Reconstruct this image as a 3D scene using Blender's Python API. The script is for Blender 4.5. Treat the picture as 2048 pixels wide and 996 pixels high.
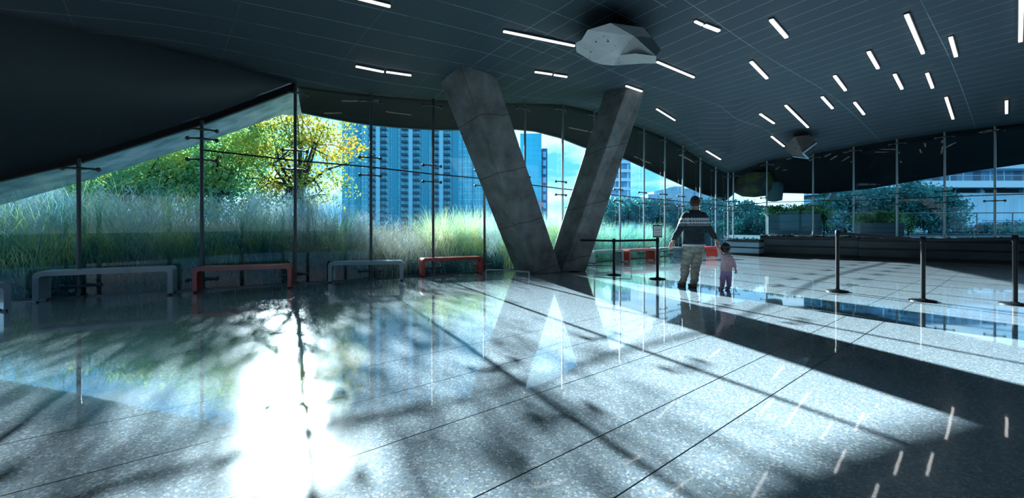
import bpy, bmesh, math, random
import numpy as np
from mathutils import Vector, Matrix
random.seed(7); rng = np.random.default_rng(7)
S = bpy.context.scene
C = S.collection
for o in list(bpy.data.objects): bpy.data.objects.remove(o)

# ------------------------------------------------------------ camera, sky, sun, exposure
F = 860.0; EYE = 1.25; HOR = 450.0; CX = 1024.0
cam = bpy.data.objects.new('camera', bpy.data.cameras.new('camera')); C.objects.link(cam)
cam.location = (0, 0, EYE); cam.rotation_euler = (math.pi/2, 0, 0)
cam.data.sensor_width = 36; cam.data.lens = F/2048*36; cam.data.shift_y = -(498-HOR)/2048
cam.data.clip_end = 2000
S.camera = cam
S.view_settings.view_transform = 'Standard'; S.view_settings.look = 'None'
S.view_settings.gamma = 1; S.view_settings.use_curve_mapping = False
S.view_settings.exposure = 1.3
SUN_AZ = (-0.515, 1.0); SUN_EL = math.radians(19.5)
sd = bpy.data.lights.new('sun', 'SUN'); sd.energy = 17.5; sd.angle = math.radians(0.6); sd.color = (1.0, 0.86, 0.84)
sun = bpy.data.objects.new('sun', sd); C.objects.link(sun)
v = Vector((SUN_AZ[0], SUN_AZ[1], 0)).normalized()*math.cos(SUN_EL) + Vector((0, 0, math.sin(SUN_EL)))
sun.rotation_euler = v.to_track_quat('Z', 'Y').to_euler(); sun.location = (-10, 20, 12)

W = bpy.data.worlds.new('world'); S.world = W; W.use_nodes = True
nt = W.node_tree; nt.nodes.clear()
def nd(nt, t, **kw):
    n = nt.nodes.new(t)
    for k, v_ in kw.items():
        if k in n.inputs.keys(): n.inputs[k].default_value = v_
        else: setattr(n, k, v_)
    return n
tc = nd(nt, 'ShaderNodeTexCoord'); mp = nd(nt, 'ShaderNodeMapping'); mp.inputs['Scale'].default_value = (1, 1, 3.2)
mp.inputs['Location'].default_value = (0.35, 0.2, 0.1)
nz = nd(nt, 'ShaderNodeTexNoise'); nz.inputs['Scale'].default_value = 3.6; nz.inputs['Detail'].default_value = 8; nz.inputs['Roughness'].default_value = .55
cr = nd(nt, 'ShaderNodeValToRGB'); cr.color_ramp.elements[0].position = .42; cr.color_ramp.elements[1].position = .57
cr.color_ramp.elements[0].color = (.16, .54, .92, 1); cr.color_ramp.elements[1].color = (.84, .94, 1.05, 1)
bg = nd(nt, 'ShaderNodeBackground'); bg.inputs['Strength'].default_value = 0.72; ow = nd(nt, 'ShaderNodeOutputWorld')
L = nt.links.new
L(tc.outputs['Generated'], mp.inputs['Vector']); L(mp.outputs[0], nz.inputs['Vector']); L(nz.outputs['Fac'], cr.inputs['Fac'])
L(cr.outputs['Color'], bg.inputs['Color']); L(bg.outputs[0], ow.inputs[0])

# ------------------------------------------------------------ helpers
def P(px, py, Y): return Vector(((px-CX)/F*Y, Y, EYE-(py-HOR)/F*Y))
def G(px, py): Y = F*EYE/(py-HOR); return Vector(((px-CX)/F*Y, Y, 0))
DA = Vector((.771, .637, 0)); DB = Vector((-.637, .771, 0))

def mesh_obj(name, verts, faces, mat=None, parent=None, smooth=False):
    m = bpy.data.meshes.new(name); m.from_pydata([tuple(v_) for v_ in verts], [], faces); m.update()
    o = bpy.data.objects.new(name, m); C.objects.link(o)
    if mat: m.materials.append(mat)
    if smooth: m.polygons.foreach_set('use_smooth', [True]*len(m.polygons))
    if parent: o.parent = parent
    return o
class MB:
    def __init__(s): s.v = []; s.f = []
    def add(s, vs, fs):
        n = len(s.v); s.v += [Vector(a) for a in vs]; s.f += [tuple(i+n for i in f) for f in fs]; return s
    def box(s, c, d, rot=0, axes=None):
        c = Vector(c)
        if axes is None:
            cr_, sr = math.cos(rot), math.sin(rot); axes = (Vector((cr_, sr, 0)), Vector((-sr, cr_, 0)), Vector((0, 0, 1)))
        vs = [c+axes[0]*(d[0]/2*i)+axes[1]*(d[1]/2*j)+axes[2]*(d[2]/2*k) for i in (-1, 1) for j in (-1, 1) for k in (-1, 1)]
        return s.add(vs, [(0,1,3,2),(4,6,7,5),(0,4,5,1),(2,3,7,6),(0,2,6,4),(1,5,7,3)])
    def bar(s, a, b, w, h, up=(0, 0, 1)):
        a = Vector(a); b = Vector(b); x = (b-a); ln = x.length; x.normalize(); u = Vector(up)
        y = u.cross(x).normalized(); z = x.cross(y)
        return s.box((a+b)/2, (ln, w, h), axes=(x, y, z))
    def tube(s, pts, r, n=10, cap=True):
        pts = [Vector(p) for p in pts]; rr = r if isinstance(r, (list, tuple)) else [r]*len(pts); base = len(s.v); vs = []; fs = []
        d0 = (pts[1]-pts[0]).normalized(); u = d0.orthogonal().normalized()
        for i, p in enumerate(pts):
            d = (pts[min(i+1, len(pts)-1)]-pts[max(i-1, 0)]).normalized()
            u = (u-d*u.dot(d)).normalized(); w = d.cross(u)
            for k in range(n):
                t = 2*math.pi*k/n; vs.append(p+(u*math.cos(t)+w*math.sin(t))*rr[i])
        for i in range(len(pts)-1):
            for k in range(n):
                k2 = (k+1) % n; fs.append((i*n+k, i*n+k2, (i+1)*n+k2, (i+1)*n+k))
        if cap: fs.append(tuple(reversed(range(n)))); fs.append(tuple((len(pts)-1)*n+k for k in range(n)))
        return s.add(vs, fs)
    def lathe(s, prof, c=(0, 0, 0), n=24):
        c = Vector(c); vs = []; fs = []
        for (r, z) in prof:
            for k in range(n): t = 2*math.pi*k/n; vs.append(c+Vector((r*math.cos(t), r*math.sin(t), z)))
        m = len(prof)
        for i in range(m-1):
            for k in range(n): k2 = (k+1) % n; fs.append((i*n+k, i*n+k2, (i+1)*n+k2, (i+1)*n+k))
        fs.append(tuple(reversed(range(n)))); fs.append(tuple((m-1)*n+k for k in range(n)))
        return s.add(vs, fs)
    def ball(s, c, r, n=8):
        pr = [(max(r*math.sin(math.pi*i/n), .0004), -r*math.cos(math.pi*i/n)) for i in range(n+1)]
        return s.lathe(pr, c, n*2)
    def build(s, name, mat, parent=None, smooth=False, bevel=0, loc=None):
        o = mesh_obj(name, s.v, s.f, mat, parent, False)
        if smooth:
            bm = bmesh.new(); bm.from_mesh(o.data)
            for f in bm.faces: f.smooth = True
            for e in bm.edges:
                if len(e.link_faces) == 2 and e.calc_face_angle(0) > .9: e.smooth = False
            bm.to_mesh(o.data); bm.free()
        if bevel:
            b = o.modifiers.new('bevel', 'BEVEL'); b.width = bevel; b.segments = 2; b.limit_method = 'ANGLE'
        if loc is not None: o.location = loc
        return o
def tag(o, label=None, cat=None, group=None, kind=None):
    if label: o['label'] = label
    if cat: o['category'] = cat
    if group: o['group'] = group
    if kind: o['kind'] = kind
    return o
def empty(name, loc=(0, 0, 0), rz=0, label=None, cat=None, group=None, kind=None):
    o = bpy.data.objects.new(name, None); C.objects.link(o); o.location = loc; o.rotation_euler = (0, 0, rz); o.empty_display_size = .1
    return tag(o, label, cat, group, kind)
def copy_tree(o, parent=None):
    c = o.copy(); C.objects.link(c); c.parent = parent
    for ch in list(o.children): copy_tree(ch, c)
    return c
def struct(o, label=None): return tag(o, label, None, None, 'structure')

def M(name, col, rough=.5, metal=0, spec=.5, emit=None, es=0, noise=None, bump=0, coat=0, transl=0):
    m = bpy.data.materials.new(name); m.use_nodes = True; n = m.node_tree; b = n.nodes['Principled BSDF']
    b.inputs['Base Color'].default_value = (*col, 1); b.inputs['Roughness'].default_value = rough; b.inputs['Metallic'].default_value = metal
    b.inputs['Specular IOR Level'].default_value = spec; b.inputs['Coat Weight'].default_value = coat
    if emit: b.inputs['Emission Color'].default_value = (*emit, 1); b.inputs['Emission Strength'].default_value = es
    if noise:   # (scale, [colours])
        t = nd(n, 'ShaderNodeTexCoord'); q = nd(n, 'ShaderNodeTexNoise'); q.inputs['Scale'].default_value = noise[0]; q.inputs['Detail'].default_value = 6; q.inputs['Roughness'].default_value = .6
        r = nd(n, 'ShaderNodeValToRGB'); cs = noise[1]; els = r.color_ramp.elements
        while len(els) < len(cs): els.new(.5)
        for i, c_ in enumerate(cs): els[i].position = .33+.34*i/(len(cs)-1); els[i].color = (*c_, 1)
        n.links.new(t.outputs['Object'], q.inputs['Vector']); n.links.new(q.outputs['Fac'], r.inputs['Fac']); n.links.new(r.outputs['Color'], b.inputs['Base Color'])
        if bump:
            bp = nd(n, 'ShaderNodeBump'); bp.inputs['Strength'].default_value = bump; n.links.new(q.outputs['Fac'], bp.inputs['Height']); n.links.new(bp.outputs[0], b.inputs['Normal'])
        if transl:
            tr = nd(n, 'ShaderNodeBsdfTranslucent'); mx = nd(n, 'ShaderNodeMixShader'); mx.inputs[0].default_value = transl
            n.links.new(r.outputs['Color'], tr.inputs['Color']); n.links.new(b.outputs[0], mx.inputs[1]); n.links.new(tr.outputs[0], mx.inputs[2])
            n.links.new(mx.outputs[0], n.nodes['Material Output'].inputs['Surface'])
    return m
class NG:   # tiny math node writer
    def __init__(s, n): s.n = n
    def m(s, op, a, b=None, c=None):
        k = s.n.nodes.new('ShaderNodeMath'); k.operation = op
        for i, x in enumerate((a, b, c)):
            if x is None: continue
            if isinstance(x, (int, float)): k.inputs[i].default_value = x
            else: s.n.links.new(x, k.inputs[i])
        return k.outputs[0]
    def mix(s, f, a, b):
        k = s.n.nodes.new('ShaderNodeMix'); k.data_type = 'RGBA'
        for nm, x in ((0, f), (6, a), (7, b)):
            if isinstance(x, (int, float)): k.inputs[nm].default_value = x
            elif isinstance(x, tuple): k.inputs[nm].default_value = (*x, 1)
            else: s.n.links.new(x, k.inputs[nm])
        return k.outputs[2]
    def near(s, x, c, w): return s.m('LESS_THAN', s.m('ABSOLUTE', s.m('SUBTRACT', x, c)), w)
    def grid(s, x, p, w, off=0): # 1 on lines with period p
        return s.m('LESS_THAN', s.m('ABSOLUTE', s.m('SUBTRACT', s.m('FRACT', s.m('ADD', s.m('DIVIDE', x, p), off)), .5)), w/p/2)

# ---- materials
def mat_floor():
    m = bpy.data.materials.new('polished_terrazzo'); m.use_nodes = True; n = m.node_tree; b = n.nodes['Principled BSDF']; g = NG(n); l = n.links.new
    t = nd(n, 'ShaderNodeTexCoord'); sx = nd(n, 'ShaderNodeSeparateXYZ'); l(t.outputs['Object'], sx.inputs[0]); X, Y = sx.outputs[0], sx.outputs[1]
    def vor(scale):
        q = nd(n, 'ShaderNodeTexVoronoi'); q.inputs['Scale'].default_value = scale; l(t.outputs['Object'], q.inputs['Vector']); return q
    v1 = vor(78); v2 = vor(170)
    e1 = nd(n, 'ShaderNodeTexVoronoi'); e1.feature = 'DISTANCE_TO_EDGE'; e1.inputs['Scale'].default_value = 78; l(t.outputs['Object'], e1.inputs['Vector'])
    r1 = nd(n, 'ShaderNodeValToRGB'); r1.color_ramp.interpolation = 'CONSTANT'; s1 = nd(n, 'ShaderNodeSeparateColor'); l(v1.outputs['Color'], s1.inputs[0]); l(s1.outputs[0], r1.inputs[0])
    cs = [(0, (.30,.34,.37)), (.25, (.42,.46,.49)), (.45, (.62,.66,.68)), (.62, (.24,.28,.31)), (.80, (.70,.73,.75)), (.93, (.46,.40,.30))]
    while len(r1.color_ramp.elements) < len(cs): r1.color_ramp.elements.new(.5)
    for i, (p, c_) in enumerate(cs): r1.color_ramp.elements[i].position = p; r1.color_ramp.elements[i].color = (*c_, 1)
    s2 = nd(n, 'ShaderNodeSeparateColor'); l(v2.outputs['Color'], s2.inputs[0])
    matrix = g.mix(s2.outputs[1], (.27, .34, .39), (.40, .48, .53))
    chip = g.m('MULTIPLY', g.m('GREATER_THAN', e1.outputs['Distance'], .06), g.m('GREATER_THAN', s1.outputs[1], .35))
    col = g.mix(chip, matrix, r1.outputs['Color'])
    a = g.m('ADD', g.m('MULTIPLY', X, DA.x), g.m('MULTIPLY', Y, DA.y)); bb = g.m('ADD', g.m('MULTIPLY', X, DB.x), g.m('MULTIPLY', Y, DB.y))
    ln = None
    for c_ in (-3.3, -1.8, -.3, 1.22, 1.63, 2.34, 3.03, 3.74, 5.3, 6.8, 8.3, 9.8):
        q = g.near(bb, c_, .0045); ln = q if ln is None else g.m('MAXIMUM', ln, q)
    for c_ in (8.6, 10.2, 11.75, 13.3, 14.9):
        q = g.near(a, c_, .006); ln = g.m('MAXIMUM', ln, q)
    col = g.mix(ln, col, (.012, .014, .016))
    l(col, b.inputs['Base Color'])
    q = nd(n, 'ShaderNodeTexNoise'); q.inputs['Scale'].default_value = 1.1; q.inputs['Detail'].default_value = 5; l(t.outputs['Object'], q.inputs['Vector'])
    l(g.m('ADD', .13, g.m('MULTIPLY', q.outputs['Fac'], .10)), b.inputs['Roughness'])
    b.inputs['Coat Weight'].default_value = 1; b.inputs['Coat Roughness'].default_value = .03; b.inputs['Coat IOR'].default_value = 1.65
    b.inputs['Specular IOR Level'].default_value = .32
    q2 = nd(n, 'ShaderNodeTexNoise'); q2.inputs['Scale'].default_value = 5; l(t.outputs['Object'], q2.inputs['Vector'])
    bp = nd(n, 'ShaderNodeBump'); bp.inputs['Strength'].default_value = .02; bp.inputs['Distance'].default_value = .01; l(q2.outputs['Fac'], bp.inputs['Height']); l(bp.outputs[0], b.inputs['Coat Normal'])
    return m
def mat_ceiling():
    m = bpy.data.materials.new('metal_mesh_ceiling'); m.use_nodes = True; n = m.node_tree; b = n.nodes['Principled BSDF']; g = NG(n); l = n.links.new
    t = nd(n, 'ShaderNodeTexCoord'); sx = nd(n, 'ShaderNodeSeparateXYZ'); l(t.outputs['Object'], sx.inputs[0]); X, Y = sx.outputs[0], sx.outputs[1]
    a = g.m('ADD', g.m('MULTIPLY', X, DA.x), g.m('MULTIPLY', Y, DA.y)); bb = g.m('ADD', g.m('MULTIPLY', X, DB.x), g.m('MULTIPLY', Y, DB.y))
    w = nd(n, 'ShaderNodeTexNoise'); w.inputs['Scale'].default_value = .8; l(t.outputs['Object'], w.inputs['Vector'])
    brk = g.m('GREATER_THAN', w.outputs['Fac'], .42)
    right = g.m('GREATER_THAN', a, 5.2)
    la = g.m('MULTIPLY', g.grid(bb, .62, .010), g.m('SUBTRACT', 1, g.m('GREATER_THAN', a, 6.8)))     # along A
    lb = g.m('MULTIPLY', g.grid(a, .46, .010), right)
    lc = g.m('MULTIPLY', g.grid(bb, 2.48, .009), right)
    ld = g.m('MULTIPLY', g.grid(a, 1.84, .006), g.m('SUBTRACT', 1, right))
    ln = g.m('MULTIPLY', g.m('MAXIMUM', g.m('MAXIMUM', la, lb), g.m('MAXIMUM', lc, g.m('MULTIPLY', ld, .4))), g.m('ADD', .45, g.m('MULTIPLY', brk, .55)))
    # woven mesh pattern: rows of elongated openings
    ma = g.m('SINE', g.m('MULTIPLY', a, 2*math.pi/.052)); mb = g.m('SINE', g.m('MULTIPLY', bb, 2*math.pi/.036))
    wv = g.m('MULTIPLY', ma, mb); hole = g.m('GREATER_THAN', wv, .05)
    base = g.mix(hole, (.070, .105, .130), (.018, .027, .036))
    col = g.mix(ln, base, (.24, .34, .38)); l(col, b.inputs['Base Color'])
    b.inputs['Roughness'].default_value = .55; b.inputs['Metallic'].default_value = .0; b.inputs['Specular IOR Level'].default_value = .12
    return m
def mat_glass():
    m = bpy.data.materials.new('clear_glass'); m.use_nodes = True; n = m.node_tree; n.nodes.remove(n.nodes['Principled BSDF']); l = n.links.new
    tr = nd(n, 'ShaderNodeBsdfTransparent'); tr.inputs['Color'].default_value = (.60, .89, .99, 1)
    gl = nd(n, 'ShaderNodeBsdfGlossy'); gl.inputs['Roughness'].default_value = .0; gl.inputs['Color'].default_value = (.9, .97, 1, 1)
    fr = nd(n, 'ShaderNodeFresnel'); fr.inputs['IOR'].default_value = 1.5; mx = nd(n, 'ShaderNodeMixShader')
    g = NG(n); l(g.m('MINIMUM', g.m('MULTIPLY', fr.outputs[0], .55), 1), mx.inputs[0]); l(tr.outputs[0], mx.inputs[1]); l(gl.outputs[0], mx.inputs[2]); l(mx.outputs[0], n.nodes['Material Output'].inputs['Surface'])
    return m
def mat_concrete():
    m = M('board_formed_concrete', (.2, .22, .22), .75, noise=(2.2, [(.085, .095, .095), (.15, .165, .165), (.21, .23, .23)]), bump=.15)
    n = m.node_tree; g = NG(n); l = n.links.new; t = nd(n, 'ShaderNodeTexCoord'); sx = nd(n, 'ShaderNodeSeparateXYZ'); l(t.outputs['Object'], sx.inputs[0])
    r = [k for k in n.nodes if k.type == 'VALTORGB'][0]; b = n.nodes['Principled BSDF']
    w = nd(n, 'ShaderNodeTexNoise'); w.inputs['Scale'].default_value = 1.5; l(t.outputs['Object'], w.inputs['Vector'])
    zz = g.m('ADD', g.m('ADD', sx.outputs[2], g.m('MULTIPLY', sx.outputs[0], -.28)), g.m('MULTIPLY', w.outputs['Fac'], .12))
    seam = g.grid(zz, 1.35, .02, .35)
    q = nd(n, 'ShaderNodeTexNoise'); q.inputs['Scale'].default_value = 14; q.inputs['Detail'].default_value = 8; l(t.outputs['Object'], q.inputs['Vector'])
    col = g.mix(g.m('MULTIPLY', seam, .75), r.outputs['Color'], (.02, .022, .022))
    col = g.mix(g.m('MULTIPLY', g.m('GREATER_THAN', q.outputs['Fac'], .66), .35), col, (.06, .065, .065))
    l(col, b.inputs['Base Color']); return m
m_floor = mat_floor(); m_ceil = mat_ceiling(); m_glass = mat_glass(); m_conc = mat_concrete()
m_panel = M('dark_slate_panel', (.040, .060, .072), .6)
m_groove = M('black_joint', (.006, .007, .008), .7)
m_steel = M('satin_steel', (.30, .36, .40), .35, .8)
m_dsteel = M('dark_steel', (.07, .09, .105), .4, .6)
m_black = M('black_metal', (.006, .007, .009), .45, spec=.25)
m_belt = M('black_webbing', (.012, .013, .015), .8)
m_soffit = M('dark_soffit', (.010, .011, .012), .6, spec=.12)
m_alu = M('aluminium_painted_reflections', (.5, .6, .66), .3, .35, noise=(2.2, [(.20, .36, .50), (.45, .64, .80), (.80, .90, 1.0)]))  # bluish-white reflections of the metal painted in as pale mottling
m_grey = M('grey_blue_enamel', (.30, .40, .46), .35, coat=.3)
m_red = M('red_enamel', (.55, .045, .03), .35, coat=.3)
m_light = M('lamp_diffuser', (1, 1, 1), .5, emit=(1, .93, .88), es=.7)
m_white = M('white_paper', (.8, .84, .88), .7)
m_ink = M('grey_ink', (.12, .13, .15), .7)
m_rock = M('faceted_matt_panel', (.50, .55, .56), .65, noise=(3, [(.36, .385, .39), (.43, .455, .46)]))
m_hole = M('dark_hole', (.01, .01, .01), .8)

# ------------------------------------------------------------ glazing line  (pixel x, depth, top py, transom py)
GL = [(-330, 5.6, 470, None), (-150, 6.4, 405, None), (-20, 6.95, 356, None), (163, 7.45, 315, None), (405, 8.3, 240, 300), (590, 9.15, 172, 321), (740, 9.85, 190, 334), (863, 10.7, 200, 348), (965, 11.4, 205, 357),
      (1045, 12.2, 207, 368), (1120, 13.2, 209, 377), (1183, 14.3, 222, 384), (1235, 15.3, 240, 391), (1283, 16.2, 257, 396), (1325, 17.1, 273, 399), (1361, 17.8, 292, 403),
      (1396, 18.5, 316, 406), (1427, 19.2, 334, 409), (1452, 19.8, 347, 412), (1467, 19.8, 345, 412), (1534, 19.0, 322, 405), (1626, 18.1, 308, 402), (1708, 17.3, 294, 401), (1795, 16.2, 279, 398),
      (1889, 15.3, 265, 394), (1989, 14.5, 253, 390), (2095, 13.7, 241, 387), (2230, 12.8, 226, 382)]
gp = [P(a, c, b) for a, b, c, d in GL]
CORNER = 18
# thin-plate ceiling height
ctrl = [(p.x, p.y, p.z) for p in gp[5:]]
def cpt(px, py, Y): p = P(px, py, Y); ctrl.append((p.x, p.y, p.z))
cpt(0, 30, 5.6); cpt(300, 92, 7.2)
cpt(925, 152, 9.8); cpt(1262, 180, 11.2); cpt(1235, 50, 8.0); cpt(1860, 110, 9.9); cpt(1600, 150, 10.7)
ctrl += [(-3, 4.2, 4.45), (0, 0, 4.7), (4, 1, 5.1), (9, 4, 5.4), (-9, -3, 4.0), (0, -9, 4.6), (12, -6, 5.6), (20, 3, 5.3)]
ca = np.array(ctrl); n_ = len(ca)
def U(r2): return np.where(r2 > 1e-9, r2*np.log(np.maximum(r2, 1e-9)), 0)
d2 = ((ca[:, None, :2]-ca[None, :, :2])**2).sum(-1)
A = np.zeros((n_+3, n_+3)); A[:n_, :n_] = U(d2)+np.eye(n_)*.4; A[:n_, n_] = 1; A[:n_, n_+1:] = ca[:, :2]; A[n_, :n_] = 1; A[n_+1:, :n_] = ca[:, :2].T
sol = np.linalg.solve(A, np.concatenate([ca[:, 2], [0, 0, 0]]))
def cz(x, y):
    r2 = (ca[:, 0]-x)**2+(ca[:, 1]-y)**2
    return float(U(r2) @ sol[:n_]+sol[n_]+sol[n_+1]*x+sol[n_+2]*y)
for i in range(5, len(gp)): gp[i].z = cz(gp[i].x, gp[i].y)
def hit_ceiling(px, py, off=0):
    dx, dz = (px-CX)/F, -(py-HOR)/F; lo, hi = 1.0, 30.0
    Y = lo
    while Y < hi:
        if EYE+dz*Y > cz(dx*Y, Y)-off: break
        Y += .02
    return Vector((dx*Y, Y, EYE+dz*Y))

# ------------------------------------------------------------ floor
fl = [Vector((p.x, p.y, 0)) for p in gp]
outer = [Vector((-14, 0, 0)), Vector((-14, -10, 0)), Vector((22, -10, 0)), Vector((22, 8, 0))]
poly = fl+outer[::-1]
vs = [Vector((p.x, p.y, 0)) for p in poly]+[Vector((p.x, p.y, -.12)) for p in poly]; k = len(poly)
struct(mesh_obj('floor', vs, [tuple(reversed(range(k))), tuple(range(k, 2*k))]+[(i, (i+1) % k, k+(i+1) % k, k+i) for i in range(k)], m_floor))

# ------------------------------------------------------------ ceiling
TL = Vector((gp[5].x+.02, gp[5].y, 0)); L1 = P(0, 30, 5.6)
bnd = [Vector((-13, -10, 0)), Vector((-12.2, -3, 0)), Vector((-9.2, 1.5, 0)), Vector((L1.x, L1.y, 0)), P(300, 92, 7.2)*Vector((1, 1, 0)), TL]+[Vector((p.x, p.y, 0)) for p in gp[6:]]+[Vector((22, 7, 0)), Vector((22, -10, 0))]
def dens(pts, step=.5, closed=False):
    out = []; pp = pts+[pts[0]] if closed else pts
    for a, b in zip(pp[:-1], pp[1:]):
        n = max(1, int((b-a).length/step))
        for i in range(n): out.append(a.lerp(b, i/n))
    if not closed: out.append(pts[-1])
    return out
bd = dens(bnd, .5, True); c0 = Vector((1.5, 1.0, 0)); NR = 24
vs = []; fs = []
for i in range(NR+1):
    t = 1-(i/NR)*.985
    for p in bd: q = c0.lerp(p, t); vs.append((q.x, q.y, cz(q.x, q.y)))
nb = len(bd)
for i in range(NR):
    for k in range(nb): k2 = (k+1) % nb; fs.append((i*nb+k, i*nb+k2, (i+1)*nb+k2, (i+1)*nb+k))
fs.append(tuple(NR*nb+k for k in range(nb)))
N0 = len(vs); vs2 = [(x, y, z+.35) for x, y, z in vs[:nb]]; vs += vs2
for k in range(nb): k2 = (k+1) % nb; fs.append((k, N0+k, N0+k2, k2))
vs.append((c0.x, c0.y, 6.5)); fs += [(N0+k, len(vs)-1, N0+(k+1) % nb) for k in range(nb)]
ceil = struct(mesh_obj('ceiling', vs, fs, m_ceil, smooth=True))

# bulkhead on the left: sloping dark panel from glazing head to mesh ceiling
top = [Vector((gp[5].x, gp[5].y, cz(gp[5].x, gp[5].y))), P(300, 92, 7.2), P(0, 30, 5.6), Vector((-9.2, 1.5, cz(-9.2, 1.5))), Vector((-12.2, -3, cz(-12.2, -3)))]
top[1].z = cz(top[1].x, top[1].y); top[2].z = cz(top[2].x, top[2].y)
low = [gp[5].copy(), gp[4].copy(), gp[3].copy(), gp[2].copy(), gp[1].copy(), gp[0].copy(), Vector((-14.2, 1, 1.0)), Vector((-14.5, -3, .6))]
def along(pts, n):
    ds = [0]
    for a, b in zip(pts[:-1], pts[1:]): ds.append(ds[-1]+(b-a).length)
    out = []
    for i in range(n):
        s_ = ds[-1]*i/(n-1)
        for j in range(len(pts)-1):
            if s_ <= ds[j+1]+1e-6: out.append(pts[j].lerp(pts[j+1], (s_-ds[j])/max(ds[j+1]-ds[j], 1e-6))); break
    return out
tt = along(top, 40); ll = along(low, 40)
for p in tt[1:]: p.z = cz(p.x, p.y)+.10
tt[0].z = cz(tt[0].x, tt[0].y)+.02; vs = tt+ll; fs = [(i, i+1, 41+i, 40+i) for i in range(39)]
wl = mesh_obj('wall_left', vs, fs, m_panel, smooth=True); sm = wl.modifiers.new('solid', 'SOLIDIFY'); sm.thickness = .08; sm.offset = 1; struct(wl)
# panel joints on the bulkhead
def on_bulk(px, py):   # intersection of pixel ray with bulkhead quads
    d = Vector(((px-CX)/F, 1, -(py-HOR)/F)); o_ = Vector((0, 0, EYE)); best = None
    from mathutils.geometry import intersect_ray_tri as it
    for i in range(39):
        for tri in ((tt[i], tt[i+1], ll[i+1]), (tt[i], ll[i+1], ll[i])):
            h = it(*tri, d, o_, True)
            if h is not None and (best is None or h.y < best.y): best = h
    return best
for n, seg in enumerate([[(0, 160), (110, 142), (200, 118), (240, 105)], [(330, 130), (360, 180), (390, 226)]]):
    pts = [on_bulk(*q) for q in seg]; pts = [q-(q-Vector((0, 0, EYE))).normalized()*.015 for q in pts if q]
    if len(pts) > 1: struct(MB().tube(pts, .006, 6).build('trim_%d' % (n+1), m_groove))
hd = [p.copy() for p in (gp[5], gp[4], gp[3], gp[2], gp[1], gp[0])]
mb = MB(); mb2 = MB()
for a, b in zip(hd[:-1], hd[1:]):
    n_in = Vector((0, -1, 0)); mb.bar(a+n_in*.05-Vector((0, 0, .04)), b+n_in*.05-Vector((0, 0, .04)), .12, .14); mb2.bar(a+n_in*.12+Vector((0, 0, .04)), b+n_in*.12+Vector((0, 0, .04)), .03, .045)
struct(mb.build('trim_3', m_black)); struct(mb2.build('trim_4', M('polished_edge_strip', (.55, .70, .78), .4, .1)))

# unseen walls closing the room; back opening added to let sky light in
mb = MB()
mb.box((3.7, -10.1, .3), (36.6, .2, .6)); mb.box((3.7, -10.1, 4.75), (36.6, .2, 3.9)); mb.box((-11, -10.1, 1.7), (7, .2, 2.4)); mb.box((17.0, -10.1, 1.7), (10.0, .2, 2.4))
for k in range(8): mb.box((-8+20*k/7, -10.1, 1.7), (.12, .2, 2.4))
struct(mb.build('wall_back', m_panel))
mb = MB().box((22.1, -1, 3.3), (.2, 18, 6.6)); struct(mb.build('wall_right', m_panel))
mb = MB().box((-14.6, -4.2, 1.8), (.2, 12, 3.8)); struct(mb.build('wall_side', m_panel))

# ------------------------------------------------------------ overhang outside the glass
ov = [(-20, 405, 7.9), (163, 353, 8.5), (405, 276, 9.5), (560, 222, 10.6), (600, 224, 11.6)]
EDGE = [(590, 222, 12), (640, 232, 12.2), (700, 243, 12.4), (740, 249, 12.6), (800, 255, 12.9), (863, 259, 13.3), (965, 260, 14.2), (1030, 258, 15), (1070, 262, 15.7), (1120, 275, 16.7), (1165, 293, 17.7), (1200, 303, 18.6), (1245, 315, 19.6), (1300, 340, 20.8), (1361, 368, 22), (1400, 385, 22.6),
        (1450, 402, 23.4), (1466, 388, 23.4), (1482, 366, 23.2), (1532, 352, 22.6), (1552, 385, 22.2), (1640, 387, 21.2), (1740, 377, 20.2), (1850, 358, 19.2), (1950, 341, 18.2), (2048, 327, 17.4), (2230, 305, 16)]
inner = along(gp[5:], 90); outp = along([P(*e) for e in EDGE], 90)
# match by pixel x so that inner and outer columns lie on one line of sight outwards
def at_px(pts, px):
    for a, b in zip(pts[:-1], pts[1:]):
        ua, ub = a.x/a.y, b.x/b.y; u = (px-CX)/F
        if (ua-u)*(ub-u) <= 0 and abs(ub-ua) > 1e-9: return a.lerp(b, (u-ua)/(ub-ua))
    return None
epts = [P(*e) for e in EDGE]; cols = []
for px in list(range(592, 1440, 8))+list(range(1440, 1560, 4))+list(range(1560, 2228, 10)):
    a = at_px(gp[5:], px); b = at_px(epts, px)
    if a and b: cols.append((a, b))
vs = []; fs = []; R_ = 7
for a, b in cols:
    for j in range(R_):
        t = j/(R_-1); p = a.lerp(b, t); p.z -= 0.0
        p.z += .12*math.sin(math.pi*t); vs.append(p)
n = len(cols)
for i in range(n-1):
    for j in range(R_-1): fs.append((i*R_+j, i*R_+j+1, (i+1)*R_+j+1, (i+1)*R_+j))
ovh = mesh_obj('roof_overhang', vs, fs, m_soffit, smooth=True); s_ = ovh.modifiers.new('solid', 'SOLIDIFY'); s_.thickness = .35; s_.offset = -1
struct(ovh, 'dark curved underside of the roof overhang outside the glass')
mb = MB(); e2 = [b for a, b in cols]
for a, b in zip(e2[:-1], e2[1:]): mb.bar(a+Vector((0, .03, .05)), b+Vector((0, .03, .05)), .06, .14)
struct(mb.build('trim_5', M('edge_flashing_metal', (.12, .20, .22), .4, .4)))
vs = []; fs = []
inn = [gp[2], gp[3], gp[4], gp[4].lerp(gp[5], .8), gp[5]]
oo = [P(*e) for e in ov]
vs = inn+oo; fs = [(i, i+1, 6+i, 5+i) for i in range(4)]
fa = mesh_obj('trim_6', vs, fs, m_alu); s_ = fa.modifiers.new('solid', 'SOLIDIFY'); s_.thickness = .1; s_.offset = -1; struct(fa, 'metal fascia with painted pale reflections outside the left glazing')
mb = MB()
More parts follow.
